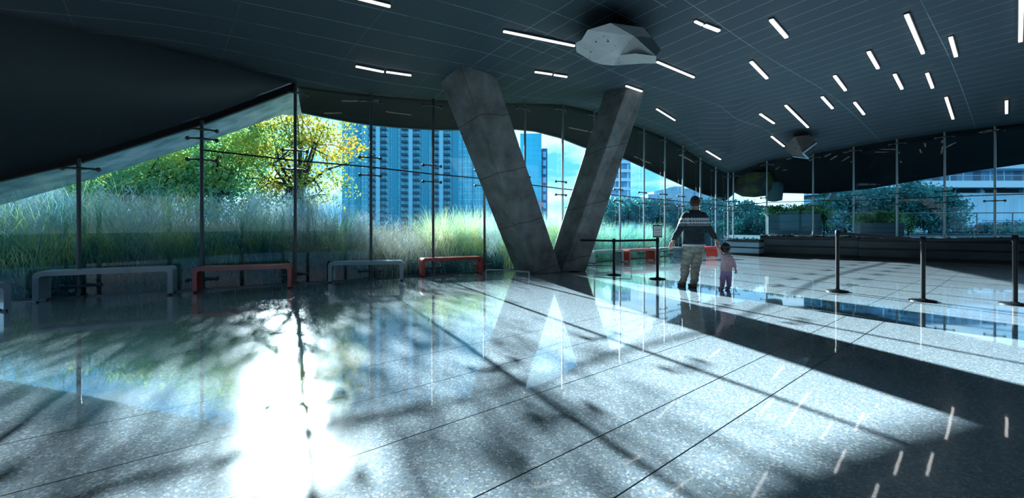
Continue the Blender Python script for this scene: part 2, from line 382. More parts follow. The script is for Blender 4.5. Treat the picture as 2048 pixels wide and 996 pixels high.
for a, b in zip(oo[:-1], oo[1:]): mb.bar(a+Vector((0, -.06, .0)), b+Vector((0, -.06, .0)), .10, .10)
struct(mb.build('trim_7', M('pale_edge_sheet', (.50, .66, .80), .35, .3)))

# ------------------------------------------------------------ glazing panes and masts
SH = {}
def zt(i):
    px, Y, tp, tr = GL[i]
    return None if tr is None else P(px, tr, Y).z
wi = 0
for i in range(1, len(gp)-1):
    if i == CORNER: pass
    a, b = gp[i], gp[i+1]; wi += 1
    w = empty('window_%d' % wi, (a.x, a.y, 0), kind='structure')
    def pane(za0, za1, zb0, zb1, nm):
        A0 = Vector((0, 0, za0)); A1 = Vector((0, 0, za1)); dd = Vector((b.x-a.x, b.y-a.y, 0)); e = dd.normalized()*.008
        B0 = dd+Vector((0, 0, zb0)); B1 = dd+Vector((0, 0, zb1))
        mesh_obj(nm, [A0+e, B0-e, B1-e, A1+e], [(0, 1, 2, 3)], m_glass, w)
    ta, tb = zt(i), zt(i+1)
    if ta and tb:
        pane(.02, ta-.008, .02, tb-.008, 'lower_pane'); pane(ta+.008, a.z-.02, tb+.008, b.z-.02, 'upper_pane')
        MB().bar((0, 0, ta), (b.x-a.x, b.y-a.y, tb), .03, .028).build('joint_strip', m_groove, w)
    else: pane(.02, a.z-.02, .02, b.z-.02, 'glass_pane')
    MB().bar((0, 0, .0125), (b.x-a.x, b.y-a.y, .0125), .06, .025).build('sill_channel', m_dsteel, w)

def spider(mb, c, along_, inn_):
    c = Vector(c); hub = c
    mb.ball(hub, .042, 6)
    for s in (-1, 1):
        mid = c+along_*(.12*s); end = c+along_*(.23*s)-inn_*.07
        mb.tube([hub, mid, end], [.026, .016, .02], 8)
        mb.ball(end, .040, 6)
MAST = {163: 'slim steel glazing mast behind the long grey bench at far left', 405: 'steel glazing mast behind the left end of the nearest red bench', 590: 'tall dark glazing mast in front of the yellow tree, between two benches',
 740: 'glazing mast rising behind the middle of the blue-grey bench near the tower view', 863: 'glazing mast behind the left end of the red bench beside the concrete column', 965: 'glazing mast behind the right end of the red bench, next to the left column leg',
 1045: 'glazing mast partly hidden behind the left column leg, before the distant stepped tower', 1120: 'glazing mast seen in the middle of the opening of the V column', 1183: 'glazing mast whose head shows just left of the right column leg',
 1235: 'glazing mast just right of the right column leg, behind the far grey bench', 1283: 'glazing mast directly behind the far orange red bench', 1325: 'glazing mast above the framed notice sheet',
 1361: 'glazing mast just left of the walking man', 1396: 'glazing mast right behind the head of the walking man', 1427: 'glazing mast just right of the man, above the joined hands',
 1452: 'left one of the two close masts at the far corner of the glazing', 1467: 'right one of the two close masts at the far corner of the glazing', 1534: 'glazing mast at the left end of the far dark stone plinth',
 1626: 'glazing mast under the second hanging faceted boulder', 1708: 'glazing mast above the joint between the two dark plinths', 1795: 'glazing mast in front of the nearer outdoor planter box',
 1889: 'glazing mast right of the leafy dark tree outside', 1989: 'rightmost visible glazing mast, in front of the white balcony building'}
for i in range(3, len(gp)-1):
    px = GL[i][0]; p = gp[i]
    if px not in MAST: continue
    a, b = gp[i-1], gp[i+1]; al = Vector((b.x-a.x, b.y-a.y, 0)).normalized(); inn_ = Vector((al.y, -al.x, 0))
    if inn_.dot(Vector((-p.x, -p.y, 0))) < 0: inn_ = -inn_
    base = Vector((p.x, p.y, 0))+inn_*.11
    r = empty('glazing_mast', base, 0, MAST[px], 'mast', 'steel masts holding the glass wall')
    H_ = min(p.z, cz(base.x, base.y)) if px > 560 else p.z-.03
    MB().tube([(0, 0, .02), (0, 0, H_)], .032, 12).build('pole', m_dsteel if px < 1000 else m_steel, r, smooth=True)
    MB().lathe([(.07, 0), (.07, .02), (.05, .03)]).build('base_plate', m_dsteel, r)
    hs = [.2, H_-.17]
    t = zt(i)
    if t: hs += [t+.2, t-.2]
    for z in hs:
        m_ = MB(); spider(m_, (0, 0, z), al, inn_); m_.build('spider_fitting', m_dsteel, r, smooth=True)

# ------------------------------------------------------------ V column
def leg(mb, bot, topp):
    vs = [Vector(p) for p in bot+topp]; n = len(bot)
    mb.add(vs, [tuple(range(n-1, -1, -1)), tuple(range(n, 2*n))]+[(i, (i+1) % n, n+(i+1) % n, n+i) for i in range(n)])
def gz(px, Y): return Vector(((px-CX)/F*Y, Y, 0))
colr = empty('concrete_column', (0, 0, 0), 0, 'massive V-shaped raw concrete column standing before the glass wall', 'column')
CB = Vector((.95, 11.3, 0)); colr.location = CB
def rel(l): return [p-CB for p in l]
mb = MB(); leg(mb, rel([gz(1029, 11.75), gz(1068, 10.9), gz(1123, 11.35), gz(1100, 12.3)]), rel([P(866, 130, 9.75), P(924, 130, 9.25), P(981, 115, 9.9), P(940, 115, 10.8)]))
ll_ = mb.build('leg', m_conc, colr, bevel=.03)
mb = MB(); leg(mb, rel([gz(1092, 11.9), gz(1124, 11.42), gz(1172, 11.5), gz(1150, 12.5)]), rel([P(1222, 142, 11.7), P(1265, 142, 11.0), P(1300, 150, 11.3), P(1270, 150, 12.4)]))
rl_ = mb.build('leg', m_conc, colr, bevel=.03)

# low kick rails by the column
def kick(pts, label):
    o0 = pts[0].copy(); r = empty('low_kick_rail', o0, 0, label, 'rail')
    q = [p-o0 for p in pts]
    MB().tube([p+Vector((0, 0, .16)) for p in q], .018, 8).build('rail', m_steel, r, smooth=True)
    for p in (q[0], q[len(q)//2], q[-1]): MB().tube([p, p+Vector((0, 0, .16))], .014, 8).build('post', m_steel, r, smooth=True)
kick([G(972, 553), G(1000, 553.5), G(1030, 556), G(1058, 558)], 'low curved steel kick rail at the foot of the left column leg')
kick([G(1176, 542), G(1205, 543), G(1240, 545), G(1262, 546)], 'low steel kick rail right of the column foot behind the belt barrier')

# ------------------------------------------------------------ hanging faceted boulders
def boulder(pxs, faces, name, label, mat, depth_back, parts=True, holes=(), flangeY=None):
    V = {k_: P(*v_) for k_, v_ in pxs.items()}; keys = list(V); cen = sum(V.values(), Vector())/len(V)
    r = empty(name, cen, 0, label, 'ceiling lantern')
    idx = {k_: i for i, k_ in enumerate(keys)}
    mesh_obj('shell', [V[k_]-cen for k_ in keys], [tuple(idx[c_] for c_ in f) for f in faces], mat, r)
    if holes:
        mb = MB()
        from mathutils.bvhtree import BVHTree
        bv = BVHTree.FromPolygons([V[k_] for k_ in keys], [tuple(idx[c_] for c_ in f) for f in faces])
        for hx, hy, rr, fc in holes:
            d = Vector(((hx-CX)/F, 1, -(hy-HOR)/F)).normalized(); h, nrm, _, _ = bv.ray_cast(Vector((0, 0, EYE)), d)
            if h is None: continue
            if nrm.dot(d) > 0: nrm = -nrm
            u = nrm.orthogonal().normalized(); w = nrm.cross(u); h = h+nrm*.008-cen
            vs = [h+(u*math.cos(q)+w*math.sin(q))*rr for q in [k_*math.pi/4 for k_ in range(8)]]; mb.add(vs, [tuple(range(8))])
        mb.build('perforations', m_hole, r)['kind'] = 'stuff'
    return r
B = dict(A=(1221,46,7.0), B=(1175,60,7.1), C=(1163,80,7.3), D=(1151,86,7.6), E=(1153,104,7.9), F=(1185,123,8.15), G=(1203,129,8.2), H=(1226,131,8.2), I=(1287,127,7.5), J=(1312,127,7.15), K=(1312,112,6.95), L=(1322,100,7.1),
         M=(1304,75,7.3), N=(1280,68,7.15), O=(1268,72,7.1), P=(1240,110,7.62), Q=(1220,109,7.6), R=(1271,107,7.15), S=(1286,55,7.2), T=(1235,47,7.1),
         b1=(1160,92,8.4), b2=(1185,62,7.8), b3=(1290,62,7.8), b4=(1313,98,8.5), b5=(1230,122,9.0))
BF = ['ABCQPO', 'CDEFQ', 'FGHQ', 'HIPQ', 'ONMLKRP', 'PRKJI', 'AOS', 'OSN', 'SNM', 'ATS']
BF = [tuple(f) for f in BF]+[('A','T','b2'), ('A','b2','B'), ('B','b2','b1'), ('B','b1','C'), ('C','b1','D'), ('D','b1','E'), ('E','b1','b5'), ('E','b5','F'), ('F','b5','G'), ('G','b5','H'), ('H','b5','I'), ('I','b5','J'), ('J','b5','b4'), ('J','b4','K'), ('K','b4','L'), ('L','b4','M'), ('M','b4','b3'), ('M','b3','S'), ('S','b3','T'), ('T','b3','b2')]
fm = ('A','C','P'); flw = ('C','E','F'); fb = ('F','G','H'); fi = ('H', 'I', 'P')
HOL = [(1192,83,.016,fm),(1216,82,.018,fm),(1208,72,.009,fm),(1215,78,.008,fm),(1218,72,.006,fm),(1197,76,.008,fm),(1230,91,.009,fm),(1223,101,.008,fm),(1219,99,.005,fm),(1204,92,.005,fm),(1258,84,.008,fm),(1219,87,.005,fm),(1171,96,.012,flw),(1182,103,.02,flw),(1180,115,.013,flw),(1167,107,.006,flw),(1238,125,.014,fi),(1236,116,.008,fi)]
bl = boulder(B, BF, 'hanging_boulder_lantern', 'large pale faceted boulder-shaped ceiling fixture with small round holes', m_rock, 0, holes=HOL)
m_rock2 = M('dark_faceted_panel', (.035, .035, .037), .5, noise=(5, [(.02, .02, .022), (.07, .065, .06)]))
Yb = hit_ceiling(1600, 272).y-.35
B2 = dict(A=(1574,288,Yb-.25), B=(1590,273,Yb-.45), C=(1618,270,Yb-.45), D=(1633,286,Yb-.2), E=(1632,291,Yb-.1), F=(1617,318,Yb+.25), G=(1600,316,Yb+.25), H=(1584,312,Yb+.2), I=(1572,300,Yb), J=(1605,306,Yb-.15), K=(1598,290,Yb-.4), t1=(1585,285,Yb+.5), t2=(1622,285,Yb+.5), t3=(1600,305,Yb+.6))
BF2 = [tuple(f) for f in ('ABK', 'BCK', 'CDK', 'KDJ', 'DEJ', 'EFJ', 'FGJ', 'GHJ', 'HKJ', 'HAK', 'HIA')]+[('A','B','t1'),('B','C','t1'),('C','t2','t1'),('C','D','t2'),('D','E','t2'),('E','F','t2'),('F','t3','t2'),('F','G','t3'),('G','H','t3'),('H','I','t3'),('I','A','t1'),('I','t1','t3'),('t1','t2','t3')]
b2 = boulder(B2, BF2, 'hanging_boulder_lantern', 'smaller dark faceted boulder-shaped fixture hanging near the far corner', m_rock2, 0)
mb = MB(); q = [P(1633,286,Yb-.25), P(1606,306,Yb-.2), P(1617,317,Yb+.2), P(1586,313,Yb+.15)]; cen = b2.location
mb.bar(q[0]-cen, q[1]-cen, .05, .06); mb.bar(q[1]-cen, q[2]-cen, .05, .05); mb.bar(q[2]-cen, q[3]-cen, .05, .04); mb.build('painted_edge_light', M('painted_blue_edge_light', (.25, .42, .52), .5), b2)  # bars paint in the blue light along the boulder's edges
for o_, (cx_, cy_) in ((bl, (1236, 75)), (b2, (1602, 290))):   # stem up to the ceiling
    p = o_.location; MB().tube([(0, .2, .1), (0, .2, max(.15, cz(p.x, p.y+.2)-p.z+.02))], .12, 8).build('stem', m_black, o_)

# ------------------------------------------------------------ ceiling light bars
LB = [((716,-3),(780,13),'tube lamp cut by the top edge left of the boulder fixture'), ((1007,63),(1149,92),'long tube lamp running into the left side of the boulder fixture'), ((1314,124),(1388,155),'tube lamp leaving the right side of the boulder fixture'),
 ((712,133),(767,144),'left one of the pair of slim tube lamps left of the column head'), ((773,144),(822,151),'right one of the pair of slim tube lamps left of the column head'),
 ((1070,144),(1104,149),'left half of the small tube lamp pair between the column heads'), ((1108,150),(1134,154),'right half of the small tube lamp pair between the column heads'), ((1252,172),(1284,183),'small tube lamp over the head of the right column leg'),
 ((1390,43),(1405,50),'short left piece of the tube lamp pair right of the boulder fixture'), ((1409,51),(1438,62),'longer right piece of the tube lamp pair right of the boulder fixture'),
 ((1542,40),(1573,75),'tube lamp high up, right of the short lamp pair'), ((1813,30),(1846,107),'longest tube lamp in the right part of the ceiling'), ((1901,75),(1912,113),'tube lamp just right of the longest right-hand lamp'), ((2043,-8),(2041,83),'tube lamp at the right edge of the picture'),
 ((1502,124),(1534,157),'tube lamp midway between the two boulder fixtures'), ((1737,104),(1756,137),'tube lamp left of the lower end of the longest right-hand lamp'), ((1669,152),(1691,181),'tube lamp above the row of three short ones'),
 ((1789,149),(1804,178),'left one of two parallel tube lamps below the longest one'), ((1854,147),(1865,176),'right one of two parallel tube lamps below the longest one'), ((1571,211),(1616,255),'long diagonal tube lamp above the dark boulder fixture'),
 ((1520,228),(1548,247),'small tube lamp left of the long diagonal one above the dark boulder'), ((1644,194),(1665,217),'left short tube lamp between the long diagonal lamp and the two parallels'), ((1709,205),(1728,229),'right short tube lamp below the two parallel ones'),
 ((1892,195),(1906,238),'tube lamp near the rightmost but one mast head'), ((2013,202),(2013,227),'short tube lamp near the rightmost mast head'), ((1313,218),(1350,241),'tube lamp above the glazing right of the column'),
 ((1543,273),(1568,293),'tube lamp touching the left side of the dark boulder fixture'), ((1413,302),(1441,319),'lowest tube lamp near the far glazing corner')]
for a, b, lab in LB:
    pa, pb = hit_ceiling(*a, .05), hit_ceiling(*b, .05); c_ = (pa+pb)/2
    r = empty('tube_lamp', c_, 0, lab, 'lamp', 'linear lamps on the mesh ceiling')
    w = .038 if a[0] < 1400 else .06
    MB().bar(pa-c_, pb-c_, w, .03).build('diffuser', m_light, r)
    MB().bar(pa-c_+Vector((0, 0, .032)), pb-c_+Vector((0, 0, .032)), w+.03, .034).build('housing', m_dsteel, r)

# ------------------------------------------------------------ benches (bent sheet, inverted U)
def make_bench(Lg, mat, label, H_=.48, D=.45, T=.075, R=.08):
    r = empty('bench', (0, 0, 0), 0, label, 'bench', 'bent sheet benches along the glass wall')
    x0, x1 = -Lg/2, Lg/2
    op = []; ip = []
    for k in range(7): t = math.pi-(math.pi/2)*k/6; op.append((x0+R+R*math.cos(t), H_-R+R*math.sin(t)))
    for k in range(7): t = math.pi/2-(math.pi/2)*k/6; op.append((x1-R+R*math.cos(t), H_-R+R*math.sin(t)))
    r2 = max(R-T*.5, .03)
    for k in range(7): t = math.pi-(math.pi/2)*k/6; ip.append((x0+T+r2+r2*math.cos(t), H_-T-r2+r2*math.sin(t)))
    for k in range(7): t = math.pi/2-(math.pi/2)*k/6; ip.append((x1-T-r2+r2*math.cos(t), H_-T-r2+r2*math.sin(t)))
    zc = H_-R-.03; op = [(x0, zc)]+op+[(x1, zc)]; ip = [(x0+T, zc)]+ip+[(x1-T, zc)]
    n = len(op); vs = []
    for y in (-D/2, D/2):
        vs += [(x, y, z) for x, z in op]; vs += [(x, y, z) for x, z in ip]
    fs = []
    for i in range(n-1):
        fs += [(i, i+1, n+i+1, n+i), (2*n+i+1, 2*n+i, 3*n+i, 3*n+i+1), (i+1, i, 2*n+i, 2*n+i+1), (n+i, n+i+1, 3*n+i+1, 3*n+i)]
    fs += [(0, n, 3*n, 2*n), (n-1, 3*n-1, 4*n-1, 2*n-1)]
    o = mesh_obj('seat', vs, fs, mat, r, smooth=False)
    for s in (x0+T/2, x1-T/2):
        lg = MB().box((s, 0, (zc+.03)/2+.0), (T, D, zc-.03)).build('leg', mat, r, bevel=.004)
        m_ = MB()
        for yy in (-D/2+.05, D/2-.05): m_.lathe([(.018, 0), (.018, .031)], (s, yy, 0), 10)
        m_.build('foot', m_black, lg)
    return r
def bench(pl, pr, mat, label, H_=.48, D=.45):   # front bottom corners on the ground
    d = pr-pl; ang = math.atan2(d.y, d.x); nb_ = Vector((-math.sin(ang), math.cos(ang), 0))
    r = make_bench(d.length, mat, label, H_, D); r.location = (pl+pr)/2+nb_*D/2; r.rotation_euler = (0, 0, ang); return r
bench(G(-130, 640)+Vector((0, 0, 0)), G(23, 622), m_grey, 'grey bench end cut off by the left edge of the picture', .42, .4)
bench(G(64, 607), G(345, 590), m_grey, 'long grey bench nearest the camera at the left glazing', .5, .42)
bench(G(384, 586), G(583, 577), m_red, 'dark red bench second from left at the glass wall', .47, .36)
bench(G(656, 566), G(806, 562), m_grey, 'blue-grey bench between the two red benches left of the column', .45, .4)
bench(G(844, 554.5), G(967, 548.5), m_red, 'red bench just left of the concrete column', .45, .36)
bench(Vector((2.62, 13.8, 0)), Vector((3.78, 14.55, 0)), m_grey, 'pale grey bench just right of the column behind the belt barrier', .42)
bench(Vector((3.98, 14.6, 0)), Vector((5.1, 15.2, 0)), m_red, 'orange red bench right of the column between two grey ones', .42)
bench(Vector((5.3, 15.5, 0)), Vector((6.5, 16.2, 0)), m_grey, 'grey bench behind the notice post and the walking man', .42)
bench(Vector((6.8, 15.9, 0)), Vector((7.95, 16.6, 0)), m_red, 'red bench seen between the man and the child', .42)

# ------------------------------------------------------------ stanchions
def stanchion(p, h, label, belt_to=None):
    r = empty('belt_stanchion', p, 0, label, 'stanchion', 'black retractable belt posts')
    MB().lathe([(.18, 0), (.182, .008), (.175, .018), (.06, .032), (.04, .045)], n=32).build('base', m_black, r, smooth=True)
    MB().tube([(0, 0, .03), (0, 0, h-.1)], .031, 16).build('post', m_black, r, smooth=True)
    MB().lathe([(.036, h-.11), (.038, h-.1), (.038, h-.012), (.03, h)], n=16).build('head', m_black, r, smooth=True)
    if belt_to is not None:
        q, hq = belt_to; d = Vector(q)-Vector(p); d.z = 0; z0 = h-.055; z1 = hq-.055; e = d.normalized()*.038
        MB().bar(Vector((e.x, e.y, z0)), Vector((d.x-e.x, d.y-e.y, z1)), .004, .05).build('belt', m_belt, r)
    return r
s1, s2, s3 = G(1147, 543), G(1228, 550), G(1315, 558); s4, s5, s6 = G(1675, 583), G(1846, 602), G(2030, 609); s7 = G(2260, 618)
stanchion(s1, .90, 'black belt stanchion right at the foot of the concrete column', (s2, .91))
stanchion(s2, .91, 'middle belt stanchion of the left barrier, right of the column', (s3, .955))
st3 = stanchion(s3, .955, 'belt stanchion carrying a framed notice sheet, left of the man')
stanchion(s4, 1.15, 'belt stanchion just right of the child', (s5, 1.06))
stanchion(s5, 1.06, 'belt stanchion in the middle of the right-hand barrier', (s6, 1.09))
stanchion(s6, 1.09, 'belt stanchion nearest the right edge of the picture', (s7, 1.09))
fr = MB(); Yp = s3.y; W_, H_ = .20, .262
for (cx_, cz_, w_, h_) in ((0, H_/2, W_, .012), (0, -H_/2, W_, .012), (-W_/2, 0, .012, H_), (W_/2, 0, .012, H_)): fr.box((cx_, 0, 1.105+cz_), (w_, .014, h_+.012))
fr.box((0, .006, .965), (.03, .01, .03))
f_ = fr.build('notice_frame', m_black, st3)
sh = MB().box((0, 0, 1.105), (W_-.008, .006, H_-.008)).build('notice_sheet', m_white, f_)
tx = MB()
for z, w_ in ((.085, .09), (.045, .13), (.03, .14), (.018, .12), (-.03, .13), (-.042, .14), (-.085, .10), (-.1, .12)): tx.box((0, -.004, 1.105+z), (w_, .002, .005))
tx.build('notice_text', m_ink, f_)

# ------------------------------------------------------------ dark stone plinths at the right
m_stone = M('dark_stone', (.05, .065, .075), .6, spec=.2, noise=(1.2, [(.04, .052, .062), (.07, .088, .10)]))
m_stone2 = M('black_stone', (.012, .015, .018), .6)
m_blue = M('blue_grey_stone', (.12, .2, .26), .6)
def plinth(a, b, depth, h, label, mt=m_stone):
    d = (b-a); ang = math.atan2(d.y, d.x); n_ = Vector((-math.sin(ang), math.cos(ang), 0)); Lg = d.length; c_ = (a+b)/2+n_*depth/2
    r = empty('stone_plinth', c_, ang, label, 'plinth')
    MB().box((0, .04, h*.07), (Lg-.06, depth-.08, h*.14)).build('base_recess', m_stone2, r)
    MB().box((0, 0, h*.28), (Lg, depth, h*.28)).build('lower_course', mt, r, bevel=.01)
    MB().box((0, .03, h*.46), (Lg-.05, depth-.06, h*.08)).build('shadow_gap', m_stone2, r)
    MB().box((0, 0, h*.63), (Lg, depth, h*.26)).build('upper_course', mt, r, bevel=.01)
    MB().box((0, .02, h*.82), (Lg-.03, depth-.04, h*.12)).build('top_recess', m_stone2, r)
    # crumpled black cover sheet
    n = 60; vs = []; fs = []
    for i in range(n+1):
        for j in range(8):
            x = -Lg/2+Lg*i/n; y = -depth/2+depth*j/7; z = h*.88+.02+.03*math.sin(i*.55+j)*math.sin(i*.21)+(.07 if random.random() < .04 else 0)+.02*random.random(); vs.append((x, y, z))
    for i in range(n):
        for j in range(7): fs.append((i*8+j, (i+1)*8+j, (i+1)*8+j+1, i*8+j+1))
    cv = mesh_obj('cover_sheet', vs, fs, m_sheet, r, smooth=True); s_ = cv.modifiers.new('solid', 'SOLIDIFY'); s_.thickness = .02
    return r
m_sheet = M('black_sheeting', (.02, .03, .038), .3)
plinth(G(1519, 511), G(1719, 518.5), .9, .9, 'dark banded stone plinth below the second boulder fixture')
plinth(G(1717, 518.8), G(2210, 536), 1.2, .87, 'long dark banded stone plinth at the right edge behind the belt barrier')
plinth(G(1452, 509), G(1518, 512.5), .8, .72, 'low blue-grey stone plinth behind the child', m_blue)

# ------------------------------------------------------------ people
from mathutils import noise as mnoise
m_skin = M('skin', (.52, .30, .24), .55); m_hair = M('dark_brown_hair', (.03, .022, .018), .6, noise=(30, [(.015, .011, .01), (.06, .042, .032)]), bump=.5)
m_khaki = M('khaki_cloth', (.30, .29, .24), .85, noise=(9, [(.20, .20, .17), (.34, .33, .28)]), bump=.5)
m_shoe = M('brown_shoe', (.12, .06, .04), .6); m_sole = M('dark_sole', (.03, .03, .035), .6)
def mat_sweater():
    m = M('patterned_knit', (.02, .035, .045), .9); n = m.node_tree; b = n.nodes['Principled BSDF']; g = NG(n); l = n.links.new
    t = nd(n, 'ShaderNodeTexCoord'); sx = nd(n, 'ShaderNodeSeparateXYZ'); l(t.outputs['Object'], sx.inputs[0]); x, y, z = sx.outputs
    u = g.m('ADD', x, g.m('MULTIPLY', y, .6))
    zig = g.m('ABSOLUTE', g.m('SUBTRACT', g.m('FRACT', g.m('DIVIDE', u, .045)), .5))
    def band(z0, z1): return g.m('MULTIPLY', g.m('GREATER_THAN', z, z0), g.m('LESS_THAN', z, z1))
    zz = g.m('ADD', z, g.m('MULTIPLY', zig, .05))
    b1 = g.m('MULTIPLY', g.m('GREATER_THAN', zz, 1.365), g.m('LESS_THAN', zz, 1.40)); b2 = g.m('MULTIPLY', g.m('GREATER_THAN', g.m('SUBTRACT', z, g.m('MULTIPLY', zig, .04)), 1.27), g.m('LESS_THAN', z, 1.315))
    b3 = g.m('MULTIPLY', band(1.325, 1.355), g.m('LESS_THAN', zig, .22))
    fade = g.m('MULTIPLY', band(1.23, 1.27), g.m('GREATER_THAN', g.m('FRACT', g.m('DIVIDE', z, .012)), .5))
    hem = band(.80, .868)
    tot = g.m('MINIMUM', g.m('ADD', g.m('ADD', b1, b2), g.m('ADD', b3, g.m('ADD', hem, g.m('MULTIPLY', fade, .5)))), 1)
    q = nd(n, 'ShaderNodeTexNoise'); q.inputs['Scale'].default_value = 60; l(t.outputs['Object'], q.inputs['Vector'])
    base = g.mix(q.outputs['Fac'], (.010, .018, .025), (.025, .045, .055)); l(g.mix(tot, base, (.55, .62, .66)), b.inputs['Base Color'])
    bp = nd(n, 'ShaderNodeBump'); bp.inputs['Strength'].default_value = .4; l(q.outputs['Fac'], bp.inputs['Height']); l(bp.outputs[0], b.inputs['Normal']); return m
def loft(mb, secs, n=20):   # elliptical horizontal sections (point, rx, ry)
    vs = []; fs = []
    for p, rx, ry in secs:
        for k in range(n): t = 2*math.pi*k/n; vs.append(Vector(p)+Vector((rx*math.cos(t), ry*math.sin(t), 0)))
    m = len(secs)
    for i in range(m-1):
        for k in range(n): k2 = (k+1) % n; fs.append((i*n+k, i*n+k2, (i+1)*n+k2, (i+1)*n+k))
    fs.append(tuple(reversed(range(n)))); fs.append(tuple((m-1)*n+k for k in range(n))); mb.add(vs, fs)
def limb(mb, pts, rr):
    mb.tube(pts, rr, 14)
    for p, r in zip(pts, rr): mb.ball(p, r*.99, 8)
def ellipsoid(mb, c, r, n=12):
    base = len(mb.v); mb.ball((0, 0, 0), 1, n)
    for i in range(base, len(mb.v)): v_ = mb.v[i]; mb.v[i] = Vector((c[0]+v_.x*r[0], c[1]+v_.y*r[1], c[2]+v_.z*r[2]))
def hand(mb, palm, d, side, fwd, sc, curl, thumb=1):
    # palm centre, d = pointing direction of fingers, side = across the palm, fwd = palm normal (curl direction)
    d = Vector(d).normalized(); side = Vector(side).normalized(); fwd = Vector(fwd).normalized(); p = Vector(palm)
    for i in range(4):
        o_ = side*((i-1.5)*.0235*sc); a = p-d*.045*sc+o_*.6; b = p+d*.04*sc+o_
        mb.tube([a, b], [.013*sc, .0115*sc], 8); mb.ball(b, .0115*sc, 6)
        ln_ = (.036, .043, .040, .031)[i]*sc; q = b; dd = d.copy(); r_ = .0088*sc
        for k in range(3):
            dd = (dd+fwd*curl).normalized(); q2 = q+dd*ln_*(1, .75, .6)[k]; mb.tube([q, q2], [r_, r_*.9], 8); mb.ball(q2, r_*.92, 6); q = q2; r_ *= .93
    a = p-d*.03*sc+side*thumb*.02*sc; b = a+(d*.5+side*thumb*.9+fwd*.3).normalized()*.04*sc; c = b+(d*.85+side*thumb*.35+fwd*.4).normalized()*.032*sc; e = c+(d+fwd*.5).normalized()*.024*sc
    limb(mb, [a, b, c, e], [.014*sc, .012*sc, .0105*sc, .009*sc])
def fuse(mb, name, voxel, mat, smooth=4, parent=None):
    o = mb.build(name, mat, parent)
    r = o.modifiers.new('r', 'REMESH'); r.mode = 'VOXEL'; r.voxel_size = voxel; r.use_smooth_shade = True
    sm_ = o.modifiers.new('s', 'SMOOTH'); sm_.iterations = smooth; sm_.factor = .5
    dg = bpy.context.evaluated_depsgraph_get(); me = bpy.data.meshes.new_from_object(o.evaluated_get(dg)); o.modifiers.clear(); o.data = me; me.name = name
    me.materials.clear(); me.materials.append(mat); me.polygons.foreach_set('use_smooth', [True]*len(me.polygons)); return o
def shell(src, pred, off, name, mat, parent, amp=0, freq=12):
    me = src.data; used = {}; vs = []; fs = []
    for p in me.polygons:
        if pred(p.center):
            f = []
            for vi in p.vertices:
                if vi not in used:
                    v_ = me.vertices[vi]; o_ = off(v_.co) if callable(off) else off
                    if amp: o_ += amp*mnoise.noise(Vector((v_.co.x*freq, v_.co.y*freq, v_.co.z*freq*1.6)))
                    used[vi] = len(vs); vs.append(v_.co+v_.normal*o_)
                f.append(used[vi])
            fs.append(tuple(f))
    o = mesh_obj(name, vs, fs, mat, parent, True); s_ = o.modifiers.new('solid', 'SOLIDIFY'); s_.thickness = .008; s_.offset = -1
    sm_ = o.modifiers.new('s', 'SMOOTH'); sm_.iterations = 2; return o
# man: local coordinates, 100 px per metre at his depth; back to the camera
MO = Vector(((1386-CX)/100, 8.6, 0))
def mm(px, py, dy=0): return Vector(((px-1386)/100, dy, EYE-(py-HOR)/100))
b = MB()
loft(b, [(mm(1389.5, 503, .02), .12, .10), (mm(1389.5, 496, .02), .172, .125), (mm(1389, 486, .015), .182, .13), (mm(1388.5, 473, .0), .172, .12), (mm(1388, 460, -.01), .172, .115), (mm(1388, 446, -.015), .188, .12), (mm(1388, 436, -.01), .198, .115), (mm(1388, 430, -.005), .185, .10), (mm(1388.5, 425.5, 0), .13, .085), (mm(1389.5, 421, .01), .07, .065), (mm(1390.5, 413, .02), .057, .06)])
limb(b, [mm(1371, 432.5, -.01), mm(1364, 445, -.03), mm(1357.5, 459, -.04), mm(1351, 471, -.01), mm(1346.5, 481.5, .02)], [.066, .058, .047, .041, .028])
limb(b, [mm(1405.5, 432.5, -.01), mm(1411, 445, -.03), mm(1416.5, 457, -.04), mm(1423, 468, -.04), mm(1429.5, 478.5, -.04)], [.066, .058, .047, .041, .028])
limb(b, [mm(1380.5, 497, .02), mm(1377, 512, .05), mm(1373.5, 529, .07), mm(1371, 547, .03), mm(1369, 564, .08)], [.098, .088, .066, .060, .042])
limb(b, [mm(1398, 497, .02), mm(1396, 512, .01), mm(1391, 530, .0), mm(1387, 549, -.06), mm(1384, 570, -.08)], [.098, .088, .066, .060, .042])
limb(b, [mm(1369, 568, .09), mm(1368, 570, .2)], [.04, .032]); limb(b, [mm(1384, 574, -.07), mm(1384.5, 575.5, .06)], [.038, .03])
HC = mm(1391.5, 405, .03)
ellipsoid(b, HC, (.078, .098, .112)); ellipsoid(b, HC+Vector((.01, .035, -.055)), (.055, .06, .055))
tw = math.radians(-38)   # head turned to his right
def hp(x, y, z): return HC+Vector((x*math.cos(tw)-y*math.sin(tw), x*math.sin(tw)+y*math.cos(tw), z))
b.tube([hp(0, .085, .012), hp(0, .118, -.02), hp(0, .095, -.03)], [.008, .015, .012], 8)
for s_ in (-1, 1): ellipsoid(b, hp(.08*s_, -.005, -.01), (.012, .02, .033), 8)
ellipsoid(b, hp(0, .088, -.058), (.026, .014, .009), 8); ellipsoid(b, hp(0, .08, -.092), (.028, .022, .02), 8)
hand(b, mm(1344.3, 488, .04), (-.12, .12, -1), (.95, -.25, -.05), (.3, 1, .2), .95, .22, 1)
hand(b, mm(1432.3, 484, -.055), (.25, .1, -1), (.3, -.95, 0), (.8, .35, .1), .95, .42, 1)
man = fuse(b, 'person', .0062, m_skin, 3); man.location = MO
tag(man, 'man from behind in dark patterned sweater and khaki trousers holding a child by the hand', 'person')
def arm_side(c): return abs(c.x-.03) > .235-(max(0, c.z-1.15))*.3
zw_l = mm(0, 480).z; zw_r = mm(0, 477.5).z
